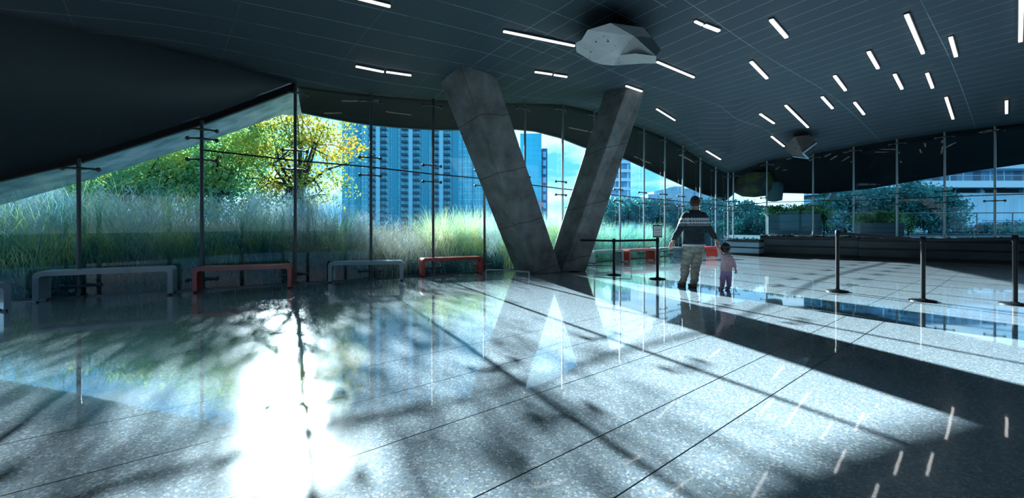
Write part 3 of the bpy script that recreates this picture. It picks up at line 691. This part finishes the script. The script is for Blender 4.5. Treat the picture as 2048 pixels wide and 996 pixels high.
def in_sweater(c):
    if c.z > 1.535: return False
    if arm_side(c) and c.z < 1.22: return c.z > (zw_l if c.x < 0 else zw_r)
    return c.z > .832
shell(man, in_sweater, lambda c: .022+.02*max(0, min(1, (1.05-c.z)/.2)) if not arm_side(c) else .020, 'sweater', mat_sweater(), man, .010, 9)
shell(man, lambda c: .075 < c.z < .93 and abs(c.x-.03) < (.24 if c.z > .6 else .6) and not (c.z > .7 and arm_side(c)), lambda c: .012+.010*max(0, min(1, (.9-c.z)/.25)), 'trousers', m_khaki, man, .018, 11)
def inv(c): d = c-HC; return Vector((d.x*math.cos(-tw)-d.y*math.sin(-tw), d.x*math.sin(-tw)+d.y*math.cos(-tw), d.z))
def man_hair(c):
    q = inv(c)
    if q.z < -.085 or (c-HC).length > .16: return False
    if abs(q.x) > .086: return False
    return (q.y < .02 and q.z > -.075+max(0, q.y+.03)*1.2) or q.z > .055 and q.y < .09 or (q.y < .07 and q.z > .02)
shell(man, man_hair, lambda c: .012+.012*max(0, inv(c).z/.1), 'hair', m_hair, man, .012, 40)
for k_, (px, py, dy) in enumerate(((1369, 571, .08), (1384.5, 577, -.07))):
    x, y, z = mm(px, py, dy); lift = .012 if k_ == 0 else 0
    m_ = MB(); ellipsoid(m_, (x, y-.03, .055), (.05, .065, .052)); ellipsoid(m_, (x, y+.07, .045), (.052, .10, .04)); ellipsoid(m_, (x-.004, y+.15, .036), (.048, .07, .032))
    so = fuse(m_, 'shoe', .009, m_shoe, 3, man)
    MB().lathe([(.9, -.012), (1, -.006), (1, .008), (.95, .012)], n=20).build('sole', m_sole, so, loc=(x-.002, y+.055, .013)).scale = (.056, .162, 1)

# child
cs_ = 860/8.25
CO = Vector(((1450-CX)/cs_, 8.25, 0))
def cc(px, py, dy=0): return Vector(((px-1450)/cs_, dy, EYE-(py-HOR)/cs_))
b = MB()
loft(b, [(cc(1452.5, 550), .055, .05), (cc(1452.5, 546), .085, .075), (cc(1452.7, 539), .092, .085), (cc(1453, 530), .088, .078), (cc(1453.2, 521), .09, .072), (cc(1453.2, 515), .09, .062), (cc(1453, 511.5), .06, .05), (cc(1452.5, 509), .033, .036), (cc(1452, 505), .03, .034)])
limb(b, [cc(1446.2, 514, 0), cc(1442, 508, 0), cc(1438.8, 501, .0), cc(1436.8, 494, .02)], [.036, .032, .027, .02])
limb(b, [cc(1460.3, 515.5, 0), cc(1464, 521, -.01), cc(1467, 527, -.01), cc(1470.3, 536, .0)], [.036, .032, .027, .019])
limb(b, [cc(1447.8, 547, 0), cc(1446.5, 558, .02), cc(1445, 567, .0), cc(1444, 575, .0)], [.054, .045, .036, .026])
limb(b, [cc(1457.5, 547, 0), cc(1459, 557, .03), cc(1459.6, 566, .03), cc(1460, 573.5, .05)], [.054, .045, .036, .026])
limb(b, [cc(1444, 578, .01), cc(1444, 579, .07)], [.026, .022]); limb(b, [cc(1460, 577, .06), cc(1460, 578, .12)], [.026, .022])
KC = cc(1451.8, 496, .01); ellipsoid(b, KC, (.072, .082, .088)); ellipsoid(b, KC+Vector((0, .03, -.035)), (.055, .05, .045)); ellipsoid(b, KC+Vector((0, .083, -.015)), (.009, .012, .009), 8)
for s_ in (-1, 1): ellipsoid(b, KC+Vector((.072*s_, .01, -.012)), (.01, .014, .02), 8)
hand(b, cc(1471.8, 540.5, .003), (.22, .1, -1), (-.3, .95, .05), (-.6, .4, 0), .55, .2, 1)
hand(b, cc(1435.9, 490.3, .03), (-.15, .1, 1), (.9, .3, .1), (.2, .9, .1), .55, .35, 1)
kid = fuse(b, 'person', .0046, m_skin, 2); kid.location = CO
tag(kid, 'toddler from behind in pink top and lilac leggings, one arm raised to the man', 'person')
m_pink = M('pink_jersey', (.55, .36, .42), .9, noise=(14, [(.56, .36, .42), (.70, .48, .53)]), bump=.3); m_lil = M('lilac_leggings', (.42, .30, .52), .9)
zk = cc(0, 534.5).z
def in_top(c):
    if c.z > cc(0, 508).z and abs(c.x-.03) < .05: return False
    if c.x < -.075: return c.z < cc(0, 494.5).z or c.x > -.1
    if c.x > .118: return c.z > zk
    return cc(0, 541).z < c.z < cc(0, 508.5).z
shell(kid, in_top, lambda c: .012 if abs(c.x-.03) > .1 else .016, 'top', m_pink, kid, .006, 16)
shell(kid, lambda c: .035 < c.z < cc(0, 539).z and c.x < .118, .010, 'leggings', m_lil, kid, .006, 18)
shell(kid, lambda c: (c-KC).length < .115 and (c.y < KC.y+.03 and c.z > KC.z-.075 or c.z > KC.z+.045), .014, 'hair', m_hair, kid, .014, 34)
bun = MB(); ellipsoid(bun, KC+Vector((-.012, -.085, -.055)), (.032, .028, .048)); fuse(bun, 'hair_tail', .008, m_hair, 1, kid)
m_ms = M('mauve_shoe', (.22, .14, .28), .7)
for (px, dy) in ((1444, .0), (1460, .06)):
    x = (px-1450)/cs_; m_ = MB(); ellipsoid(m_, (x, dy, .03), (.034, .04, .03)); ellipsoid(m_, (x, dy+.055, .026), (.035, .05, .026)); fuse(m_, 'shoe', .007, m_ms, 2, kid)

# ------------------------------------------------------------ outside: ground, terrace
m_soil = M('mulch_ground', (.03, .04, .03), .9, noise=(2, [(.010, .016, .016), (.03, .04, .032)]), spec=0)
gl_ = [(-90, -80), (-300, 60), (-500, 420), (600, 420), (500, 60), (90, -80)]
vs = [(x, y, -.14) for x, y in gl_]; struct(mesh_obj('ground', vs+[(x, y, -.4) for x, y in gl_], [(5,4,3,2,1,0), (6,7,8,9,10,11)]+[(i, (i+1) % 6, 6+(i+1) % 6, 6+i) for i in range(6)], m_soil))
tp = [Vector((gp[i].x*1.035, gp[i].y*1.035, 0)) for i in range(20, len(gp))]+[Vector((34, 22, 0)), Vector((34, 34, 0)), Vector((14, 34, 0)), Vector((11.5, 24, 0))]
k = len(tp); vs = [(p.x, p.y, .72) for p in tp]+[(p.x, p.y, -.13) for p in tp]
struct(mesh_obj('terrace', vs, [tuple(reversed(range(k))), tuple(range(k, 2*k))]+[(i, (i+1) % k, k+(i+1) % k, k+i) for i in range(k)], M('terrace_paving', (.04, .09, .11), .9, spec=.05)), 'raised paved terrace outside the right glazing')

# ------------------------------------------------------------ plants
def quads_obj(name, q, mat, parent=None):
    n = len(q); me = bpy.data.meshes.new(name); me.vertices.add(n*4); me.vertices.foreach_set('co', q.reshape(-1).astype(np.float32))
    me.loops.add(n*4); me.loops.foreach_set('vertex_index', np.arange(n*4, dtype=np.int32)); me.polygons.add(n); me.polygons.foreach_set('loop_start', np.arange(0, n*4, 4, dtype=np.int32)); me.polygons.foreach_set('loop_total', np.full(n, 4, dtype=np.int32))
    me.update(calc_edges=True); me.materials.append(mat); o = bpy.data.objects.new(name, me); C.objects.link(o)
    if parent: o.parent = parent
    return o
def leaves(cents, size, asp=.55):
    n = len(cents); a = rng.normal(size=(n, 3)); a /= np.linalg.norm(a, axis=1)[:, None]; b = rng.normal(size=(n, 3)); b -= a*(a*b).sum(1)[:, None]; b /= np.linalg.norm(b, axis=1)[:, None]
    s = size*(.6+.8*rng.random(n))[:, None]; a = a*s; b = b*s*asp
    return np.stack([cents-a, cents-b*.9, cents+a, cents+b*.9], 1)
def blobs(n, centres, radii, cl=.28, per=30):
    nc = max(1, n//per); w = np.array([r[0]*r[1]*r[2] for r in radii]); w = w/w.sum(); idx = rng.choice(len(centres), nc, p=w)
    d = rng.normal(size=(nc, 3)); d /= np.linalg.norm(d, axis=1)[:, None]; rr = (.35+.65*rng.random(nc)**.5)[:, None]
    c = np.array(centres)[idx]+d*rr*np.array(radii)[idx]
    return (c[:, None, :]+rng.normal(size=(nc, per, 3))*cl*np.array([1, 1, .55])).reshape(-1, 3)
def tree(base, blob, n, size, mat, label, trunk_h, tr=.16, cl=.3, name='tree', cat='tree', group='trees outside the glass', mt=None, branches=9):
    base = Vector(base); r = empty(name, base, 0, label, cat, group)
    ce = [(c[0]-base.x, c[1]-base.y, c[2]-base.z) for c, _ in blob]; ra = [q for _, q in blob]
    quads_obj('foliage', leaves(blobs(n, ce, ra, cl), size), mat, r)
    mb = MB(); tops = []
    mb.tube([(0, 0, 0), (tr*.3, 0, trunk_h*.5), (0, tr*.5, trunk_h)], [tr, tr*.8, tr*.6], 8)
    for i in range(branches):
        c = Vector(ce[i % len(ce)]); rd = ra[i % len(ra)]; e = c+Vector([random.uniform(-.8, .8)*rd[k_] for k_ in range(3)]); st = Vector((0, 0, trunk_h*random.uniform(.6, 1)))
        mid = st.lerp(e, .5)+Vector((random.uniform(-.3, .3), 0, .25)); mb.tube([st, mid, e], [tr*.45, tr*.25, tr*.07], 6)
        for _ in range(3):
            e2 = mid+Vector([random.uniform(-.7, .7)*rd[k_] for k_ in range(3)]); mb.tube([mid, mid.lerp(e2, .5)+Vector((0, 0, .1)), e2], [tr*.2, tr*.1, tr*.03], 5)
    mb.build('trunk', mt or m_bark, r, smooth=True); return r
m_bark = M('dark_bark', (.02, .022, .02), .9)
ly = M('yellow_green_leaves', (.3, .3, .05), .7, noise=(.55, [(.06, .20, .10), (.20, .30, .05), (.48, .38, .03), (.60, .36, .03)]), transl=.4)
lg_ = M('mixed_green_leaves', (.1, .3, .1), .7, noise=(.6, [(.015, .17, .16), (.09, .34, .18), (.34, .46, .09), (.62, .54, .08)]), transl=.55)
lt = M('teal_leaves', (.05, .2, .2), .7, noise=(.8, [(.01, .07, .09), (.02, .16, .17), (.05, .26, .24), (.10, .40, .38)]), transl=.35)
lb_ = M('bright_green_leaves', (.2, .5, .2), .7, noise=(1.5, [(.04, .22, .10), (.16, .45, .22), (.40, .65, .30)]), transl=.5)
def W_(px, py, Y): return tuple(P(px, py, Y))
tree(gz(600, 19), [(W_(600, 300, 19), (2.6, 2, 1.7)), (W_(560, 250, 18.5), (2.0, 1.8, 1.5)), (W_(650, 270, 19), (1.6, 1.8, 1.4)), (W_(620, 380, 19), (2.0, 2, 1.0)), (W_(590, 190, 19), (2.4, 2, 1.6)), (W_(530, 330, 19), (1.6, 1.5, 1.5))], 11000, .07, ly,
     'yellow and green autumn tree in front of the blue apartment tower', 3.4, .18, .28, branches=18)
tree(gz(430, 17), [(W_(430, 320, 17), (1.9, 1.8, 1.4)), (W_(370, 350, 17), (1.6, 1.6, 1.2)), (W_(470, 280, 17.5), (1.7, 1.6, 1.4)), (W_(420, 400, 16.5), (2.2, 1.6, .8))], 13000, .07, lg_, 'mixed green tree left of the yellow tree behind the tall grass', 2.6, .14, .26, branches=12)
tree(gz(290, 15), [(W_(290, 360, 15), (1.9, 1.6, 1.0)), (W_(230, 390, 14.5), (1.7, 1.5, .8)), (W_(330, 330, 15.5), (1.4, 1.4, 1.0))], 10000, .065, lg_, 'low green tree under the sloping fascia behind the grass', 2.0, .12, .24, branches=10)
tree(gz(90, 17), [(W_(90, 400, 17), (3.0, 1.6, 1.1)), (W_(0, 420, 17), (2.5, 1.6, .9)), (W_(150, 390, 18), (2, 1.5, 1.2))], 9000, .08, lg_, 'green thicket tree at the far left behind the grass', 1.8, .12, .3, branches=9)
tree(gz(330, 30), [(W_(330, 330, 30), (5, 3, 3.2)), (W_(200, 370, 30), (5, 3, 2.4)), (W_(450, 300, 31), (4.5, 3, 3.4))], 12000, .15, lg_, 'taller distant green tree behind the left thicket', 4, .3, .5, branches=10)
# grasses -------------------------------------------------
def grass(name, n, xf, h0, h1, w, mat, label, lean=.35, droop=.5):
    q = []; base = xf(n); hh = h0+(h1-h0)*rng.random(n); ang = rng.random(n)*2*math.pi; ln_ = lean*(.2+rng.random(n)); SEG = 5
    d = np.stack([np.cos(ang), np.sin(ang), np.zeros(n)], 1); side = np.stack([-np.sin(ang+rng.normal(size=n)*.8), np.cos(ang), np.zeros(n)], 1); side /= np.linalg.norm(side, axis=1)[:, None]
    def pt(t): t2 = t**2; return base+np.stack([d[:, 0]*hh*ln_*t2*1.6, d[:, 1]*hh*ln_*t2*1.6, hh*(t-droop*ln_*t**3)], 1)
    for k_ in range(SEG):
        t0, t1 = k_/SEG, (k_+1)/SEG; w0 = w*(1-t0*.9); w1 = w*(1-t1*.9); p0, p1 = pt(t0), pt(t1)
        q.append(np.stack([p0-side*w0, p0+side*w0, p1+side*w1, p1-side*w1], 1))
    o = quads_obj(name, np.concatenate(q), mat); return tag(o, label, 'grass', None, 'stuff')
gpx = [g_[0] for g_ in GL]; gy = [g_[1] for g_ in GL]
def band(p0, p1, d0, d1):
    def f(n):
        px = p0+(p1-p0)*rng.random(n); Y = np.interp(px, gpx, gy)+d0+(d1-d0)*rng.random(n)
        # clumps
        k_ = max(6, n//160); ci = rng.integers(0, k_, n); cpx = p0+(p1-p0)*rng.random(k_); cY = np.interp(cpx, gpx, gy)+d0+(d1-d0)*rng.random(k_)
        X = (px-CX)/F*Y; cX = (cpx-CX)/F*cY; m_ = rng.random(n) < .7
        nx = cX[ci]+rng.normal(size=n)*.14; ny = cY[ci]+rng.normal(size=n)*.12
        gyc = np.interp((nx/np.maximum(ny, .1))*F+CX, gpx, gy)+.25; ny = np.maximum(ny, gyc)
        return np.stack([np.where(m_, nx, X), np.where(m_, ny, Y), np.full(n, -.14)], 1)
    return f
mg1 = M('green_grass_blades', (.1, .3, .15), .7, noise=(1.3, [(.008, .07, .09), (.03, .18, .17), (.16, .30, .12), (.46, .52, .26)]), transl=.4)
mg2 = M('silvery_grass_stems', (.5, .6, .6), .8, noise=(1.0, [(.16, .32, .38), (.38, .52, .56), (.60, .68, .66)]), transl=.2)
mg3 = M('straw_grass', (.4, .4, .3), .8, noise=(1.0, [(.10, .16, .16), (.30, .30, .24), (.50, .46, .32)]), transl=.3)
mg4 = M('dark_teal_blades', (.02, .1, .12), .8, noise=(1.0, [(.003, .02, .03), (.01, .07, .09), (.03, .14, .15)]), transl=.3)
grass('tall_grass', 13000, band(-60, 700, .6, 4.5), 1.0, 2.5, .009, mg1, 'dense green ornamental grass filling the bed outside the left glazing', .45)
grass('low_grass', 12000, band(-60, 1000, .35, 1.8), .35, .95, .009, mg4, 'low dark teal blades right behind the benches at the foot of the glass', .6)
grass('silvery_grass', 4200, band(-60, 660, .8, 6), 1.5, 2.7, .0055, mg2, 'tall silvery grass stems with feathery tops rising over the green grass', .45, .5)
grass('straw_grass', 7000, band(600, 900, .6, 4), .7, 1.9, .008, mg3, 'tangled straw coloured grass behind the middle benches', .6)
grass('meadow_grass', 10000, band(860, 1180, 1.0, 5), .9, 2.2, .008, M('fresh_grass', (.3, .5, .2), .7, noise=(1.2, [(.08, .25, .16), (.28, .42, .20), (.58, .60, .30)]), transl=.5), 'bright green and yellow meadow grass beside and between the column legs', .45)
grass('reed_grass', 6000, band(1180, 1330, .5, 5), .8, 1.7, .008, M('cool_grass', (.1, .4, .3), .7, noise=(1.2, [(.03, .16, .16), (.12, .36, .28), (.34, .52, .36)]), transl=.5), 'cool green grass clump behind the far grey bench right of the column', .4)
# feathery seed heads
def plumes(name, n, p0, p1, d0, d1, h0, h1, mat, label):
    b = band(p0, p1, d0, d1)(n); hh = h0+(h1-h0)*rng.random(n); q = []; K = 26
    for k_ in range(K):
        t = rng.random(n); c = b+np.stack([rng.normal(size=n)*.10*(1-t*.6), rng.normal(size=n)*.10*(1-t*.6), hh-.55*(1-t)], 1)
        a = rng.normal(size=(n, 3))*.05; a[:, 2] = .03+.09*rng.random(n); s = np.stack([rng.normal(size=n), rng.normal(size=n), np.zeros(n)], 1); s = s/np.linalg.norm(s, axis=1)[:, None]*.0035
        q.append(np.stack([c-a-s, c-a+s, c+a+s, c+a-s], 1))
    return tag(quads_obj(name, np.concatenate(q), mat), label, 'grass', None, 'stuff')
plumes('grass_plumes', 520, -60, 690, 1.0, 5, 1.3, 2.35, mg2, 'hazy pale seed plumes floating over the tall grass at left')
plumes('grass_plumes', 300, 680, 1180, .8, 4, 1.0, 1.75, mg2, 'pale seed plumes over the straw and meadow grass near the column')
# shrubs at right
tree(gz(1250, 30), [(W_(1250, 418, 30), (2.5, 1.5, .8)), (W_(1310, 425, 30), (2.2, 1.5, .8)), (W_(1200, 430, 30), (2, 1.5, .7))], 6000, .13, lt, 'teal hedge shrub seen right of the column under the skyline', 1.0, .08, .25, 'shrub', 'shrub', 'shrubs outside the glass')
tree(gz(1370, 30), [(W_(1370, 440, 30), (2.6, 1.5, .9)), (W_(1420, 430, 29), (2.0, 1.5, 1.1))], 6000, .13, lt, 'teal shrub behind the glass next to the walking man', 1.0, .08, .25, 'shrub', 'shrub', 'shrubs outside the glass')
tree(gz(1490, 26), [(W_(1490, 440, 26), (1.7, 1.2, 1.0)), (W_(1465, 465, 25), (1.2, 1, .7)), (W_(1510, 455, 24), (1.2, 1, .8))], 6000, .1, lt, 'blue-green shrub in the far glazing corner above the child', 1.0, .08, .22, 'shrub', 'shrub', 'shrubs outside the glass')
def z_(b): return (b.x, b.y, .72)
tree(z_(gz(1690, 26)), [(W_(1680, 425, 26), (1.8, 1.5, 1.5)), (W_(1740, 405, 26), (1.6, 1.5, 1.0)), (W_(1650, 440, 25), (1.2, 1, .9))], 10000, .09, lt, 'dark teal tree on the terrace between the two planter boxes', 1.2, .1, .22)
tree(z_(gz(1860, 24)), [(W_(1860, 420, 24), (1.7, 1.4, 1.2)), (W_(1830, 395, 24), (1.5, 1.3, .9)), (W_(1885, 445, 23), (1.1, 1, .7))], 10000, .085, lt, 'dark teal tree on the terrace right of the nearer planter box', 1.2, .1, .2)
tree(z_(gz(1990, 23)), [(W_(1960, 463, 23), (1.6, .8, .35)), (W_(2030, 460, 23), (1.5, .8, .35))], 4000, .07, lt, 'low dark shrub along the railing before the white building', .3, .05, .15, 'shrub', 'shrub', 'shrubs outside the glass')

# planter boxes on the terrace
def planter(px0, px1, pyt, Y, label, lab2):
    rz = -.5; x0 = (px0-CX)/F*Y; u1 = (px1-CX)/F; w = (u1*Y-x0)/(math.cos(rz)-u1*math.sin(rz)); zt_ = EYE-(pyt-HOR)/F*Y; z0 = .72; h = zt_-z0
    c_ = Vector((x0+w/2*math.cos(rz)-.5*math.sin(rz), Y+w/2*math.sin(rz)+.5*math.cos(rz), z0))
    r = empty('planter_box', c_, rz, label, 'planter', 'planter boxes on the terrace')
    mb = MB()
    for (cx_, cy_, sx_, sy_) in ((0, -.5, w, .08), (0, .5, w, .08), (-w/2+.04, 0, .08, .92), (w/2-.04, 0, .08, .92)): mb.box((cx_, cy_, h/2), (sx_, sy_, h))
    mb.build('box_wall', M('blue_grey_planter', (.07, .14, .18), .6), r, bevel=.01)
    g_ = MB()
    for k_ in (1, 2): g_.box((0, -.545, h*k_/3), (w, .012, .015))
    g_.build('board_joint', m_stone2, r)
    MB().box((0, 0, h-.1), (w-.16, .9, .06)).build('soil', m_soil, r)
    e = Vector((c_.x, c_.y, zt_-.08)); t = tree(e, [((c_.x+dx*math.cos(rz), c_.y+dx*math.sin(rz), zt_+.18), (w*.22, .4, .28)) for dx in (-w*.33, 0, w*.33)], 3500, .055, lb_, lab2, .15, .03, .12, 'shrub', 'shrub', 'shrubs outside the glass')
planter(1536, 1642, 429, 21, 'planter box on the terrace behind the far plinth', 'bright green plants in the planter box behind the far plinth')
planter(1720, 1808, 446, 18.6, 'nearer planter box seen above the long dark plinth', 'bright green plants in the nearer planter box above the long plinth')
tree((P(1648, 470, 20.5).x, 20.5, .72), [(W_(1650, 425, 20.5), (.25, .25, .9))], 700, .06, lb_, 'narrow yellow-green shrub at the right end of the far planter box', .6, .03, .1, 'shrub', 'shrub', 'shrubs outside the glass')
tree((P(1816, 470, 18.6).x, 18.6, .72), [(W_(1818, 445, 18.6), (.22, .22, .5))], 500, .05, lb_, 'narrow yellow-green shrub at the right end of the nearer planter box', .4, .03, .08, 'shrub', 'shrub', 'shrubs outside the glass')
# terrace railing
rr = empty('terrace_railing', P(1560, 450, 22.5), 0, 'thin metal terrace railing outside the right glazing', 'railing')
o0 = rr.location.copy(); ra_ = Vector((14.0, 22.5, .72)); rb_ = Vector((27, 20.2, .72))
MB().tube([ra_+Vector((0, 0, 1.12))-o0, rb_+Vector((0, 0, 1.12))-o0], .025, 8).build('top_rail', m_dsteel, rr)
MB().tube([ra_+Vector((0, 0, .08))-o0, rb_+Vector((0, 0, .08))-o0], .02, 8).build('bottom_rail', m_dsteel, rr)
for k_ in range(10):
    p = ra_.lerp(rb_, k_/9)-o0; MB().tube([p, p+Vector((0, 0, 1.12))], .02, 8).build('post', m_dsteel, rr)

# hanging dark drum with moss outside by the corner, and slanted plate
mm_ = M('mossy_cladding', (.1, .1, .04), .8, noise=(1.6, [(.012, .014, .014), (.03, .035, .03), (.07, .08, .015), (.03, .05, .03)]))
c_ = P(1508, 378, 22.0); r = MB().lathe([(.05, -.42), (.55, -.36), (.95, -.12), (1.0, .1), (.98, .75)], n=14).build('hanging_drum', mm_, None, smooth=True, loc=c_)
tag(r, 'dark mossy round hanging volume under the overhang near the far corner', 'sculpture')
c_ = P(1548, 385, 21.4); r = MB().lathe([(.1, -.45), (.35, -.40), (.42, .3), (.36, .5)], n=10).build('hanging_drum', M('grey_green_cladding', (.06, .12, .14), .6), None, smooth=True, loc=c_)
tag(r, 'small grey-green hanging volume right of the mossy one', 'sculpture')
a_, b_ = P(1657, 402, 21), P(1680, 366, 21); r = MB().bar(a_-a_, b_-a_, .22, .18).build('slanted_beam', M('pale_beam', (.22, .38, .48), .5), None, loc=a_); tag(r, 'short pale slanted beam under the overhang above the terrace tree', 'beam')

# ------------------------------------------------------------ buildings
def facade(name, base, line, cw, ch, lw, dark=None, var=.4, rough=.25):
    m = bpy.data.materials.new(name); m.use_nodes = True; n = m.node_tree; b = n.nodes['Principled BSDF']; g = NG(n); l = n.links.new
    t = nd(n, 'ShaderNodeTexCoord'); sx = nd(n, 'ShaderNodeSeparateXYZ'); l(t.outputs['Object'], sx.inputs[0]); x, y, z = sx.outputs; u = g.m('ADD', x, y)
    lx = g.grid(u, cw, lw); lz = g.grid(z, ch, lw*1.3); lx2 = g.grid(u, cw*3, lw*5)
    cell = nd(n, 'ShaderNodeTexWhiteNoise'); cv = nd(n, 'ShaderNodeCombineXYZ'); l(g.m('FLOOR', g.m('DIVIDE', u, cw)), cv.inputs[0]); l(g.m('FLOOR', g.m('DIVIDE', z, ch)), cv.inputs[1]); l(cv.outputs[0], cell.inputs[0])
    col = g.mix(g.m('MULTIPLY', cell.outputs[0], var), base, dark or tuple(c_*.5 for c_ in base)); col = g.mix(g.m('MAXIMUM', lx, lz), col, line)
    if dark: col = g.mix(lx2, col, dark)
    l(col, b.inputs['Base Color']); b.inputs['Roughness'].default_value = rough; return m
def block(px0, px1, pyt, Y, depth, mat, name, label, pyb=None):
    x0, x1 = (px0-CX)/F*Y, (px1-CX)/F*Y; h = EYE-(pyt-HOR)/F*Y+.14; c_ = Vector(((x0+x1)/2, Y+depth/2, -.14))
    r = empty(name, c_, 0, label, 'building', 'distant city buildings')
    MB().box((0, 0, h/2), (x1-x0, depth, h)).build('walls', mat, r); return r, x1-x0, h, depth
mT = facade('blue_glass_facade', (.04, .46, .60), (.38, .74, .86), 1.6, 2.95, .12, (.010, .22, .38), .5)
r, w, h, d = block(684, 985, 60, 200, 18, mT, 'apartment_tower', 'tall blue apartment tower with balcony stacks left of the column')
m_sl = M('blue_grey_slab', (.015, .08, .14), .6); m_pl = M('pale_blue_pier', (.24, .60, .76), .5)
for px in (757, 822, 883):
    x = (px-(684+985)/2)/F*200
    MB().box((x, -d/2-.4, h/2), (1.9, 1.2, h)).build('pier', m_pl, r)
    for s in (-1, 1):
        m_ = MB()
        for k_ in range(int(h/2.95)): m_.box((x+s*2.7, -d/2-.9, k_*2.95+1.2), (3.0, 1.8, .22)); m_.box((x+s*2.7, -d/2-1.75, k_*2.95+1.75), (3.0, .06, .9))
        o = m_.build('balcony_stack', m_sl, r)
for px in (716, 790, 852, 912):
    x = (px-(684+985)/2)/F*200; MB().box((x, -d/2-.15, h/2), (2.6, .5, h)).build('dark_pier', M('deep_blue_pier', (.012, .29, .42), .4), r)
mS = facade('plain_blue_facade', (.04, .36, .50), (.02, .24, .36), 3.2, 3.2, .12, None, .15)
r, w, h, d = block(1040, 1083, 267, 260, 20, mS, 'office_tower', 'plain blue stepped tower seen between the column legs')
MB().box((w/2+1.9, 2, h*.425), (3.8, d-2, h*.85)).build('side_wing', M('dark_blue_wing', (.012, .13, .28), .4), r)
m_ = MB()
for k_ in range(9): m_.box((w/2+1.9, -8.0, h*.85*(k_+.55)/9.3), (2.0, .4, h*.06))
m_.build('windows', M('pale_blue_window', (.12, .42, .62), .3), r)
MB().box((-w/2-4, 2, h*.42), (8, d-4, h*.84)).build('rear_wing', mS, r)
mB = facade('balcony_facade', (.10, .34, .52), (.42, .68, .84), 3.0, 3.1, .5, None, .6)
r, w, h, d = block(1222, 1261, 312, 150, 14, mB, 'apartment_tower', 'banded apartment tower right of the column')
m_ = MB()
for k_ in range(int(h/3.1)): m_.box((0, -d/2-.5, k_*3.1+1.6), (w*.8, 1.4, 1.1))
m_.build('balcony_stack', M('pale_balcony', (.45, .68, .82), .5), r)
mL = facade('pale_blue_facade', (.30, .55, .70), (.16, .40, .56), 2.2, 3.2, .4, None, .5)
for a, b_, t_, Y, lab in ((1255, 1300, 398, 120, 'low pale building right of the banded tower'), (1296, 1345, 388, 125, 'pale building with flat roof behind the notice sheet'), (1335, 1392, 377, 130, 'taller pale block left of the walking man'), (1395, 1452, 383, 128, 'pale block behind the man near the far corner'), (1180, 1225, 400, 140, 'low blue building just behind the right column leg')):
    r, w, h, d = block(a, b_, t_, Y, 14, mL, 'city_building', lab); MB().box((w*.1, 0, h+.5), (w*.35, 6, 1.0)).build('roof_box', M('roof_plant', (.22, .45, .6), .6), r)
# white building with balconies at right
Y = 46.0; x0, x1 = (1760-CX)/F*Y, (2300-CX)/F*Y; wB = x1-x0
def zz(py): return EYE-(py-HOR)/F*Y
r = empty('balcony_building', ((x0+x1)/2, Y+6, -.14), 0, 'white and blue building with long balconies behind the right glazing', 'building')
def bx(nm, z0, z1, y, dy, mat, w=wB, x=0): return MB().box((x, y, (z0+z1)/2+.14), (w, dy, z1-z0)).build(nm, mat, r)
bx('clad_wall', -.14, zz(386), 0, 12, facade('panel_cladding', (.36, .66, .84), (.20, .50, .68), .95, 4.2, .05, None, .25))
bx('recess', zz(386), zz(376), .8, 10.4, M('dark_recess', (.01, .05, .08), .6)); bx('white_slab', zz(376), zz(363), -.4, 12.8, M('pale_slab', (.50, .74, .86), .6))
bx('window_band', zz(363), zz(338), .8, 10.4, facade('window_band', (.10, .38, .58), (.5, .75, .88), 1.5, 9, .18, (.02, .12, .22), .9)); bx('upper_slab', zz(338), zz(330), -.2, 12.6, M('pale_slab_upper', (.42, .66, .8), .6)); bx('upper_windows', zz(330), zz(290), .8, 10.4, facade('upper_window_band', (.08, .35, .55), (.4, .7, .85), 1.8, 9, .16, (.02, .12, .22), .9))
m_ = MB()
for k_ in range(14): m_.box((-wB/2+.5+k_*2.1, -6.1, zz(357)+.14), (.05, .05, .65))
m_.bar((-wB/2, -6.1, zz(351)+.14), (wB/2, -6.1, zz(351)+.14), .05, .05); m_.build('balcony_railing', m_steel, r)
for k_ in range(6): bx('round_pillar', zz(386), zz(376), -5.6, .4, M('blue_pillar', (.12, .4, .55), .5), .45, -wB/2+2+k_*4.6)
m_ = MB()
for k_ in range(7): m_.box((2.0, -6.06, zz(440+k_*4.2)+.14), (11, .12, .07))
m_.build('louvre', M('louvre_blue', (.22, .5, .68), .5), r)
# flag
fp = P(1076, 450, 60); r = empty('flag_pole', (fp.x, fp.y, -.14), 0, 'small striped flag on a pole seen between the column legs', 'flag')
MB().tube([(0, 0, 0), (0, 0, 4.9)], .03, 6).build('pole', m_steel, r)
for nm, mt_, ks in (('red_stripes', M('flag_red', (.35, .03, .08), .7), (0, 2, 4, 6)), ('white_stripes', M('flag_white', (.8, .8, .85), .7), (1, 3, 5))):
    m_ = MB()
    for k_ in ks: m_.add([(.03, 0, 4.1+k_*.1), (.8, .1, 4.1+k_*.1-.25), (.8, .1, 4.2+k_*.1-.25), (.03, 0, 4.2+k_*.1)], [(0, 1, 2, 3)])
    m_.build(nm, mt_, r)
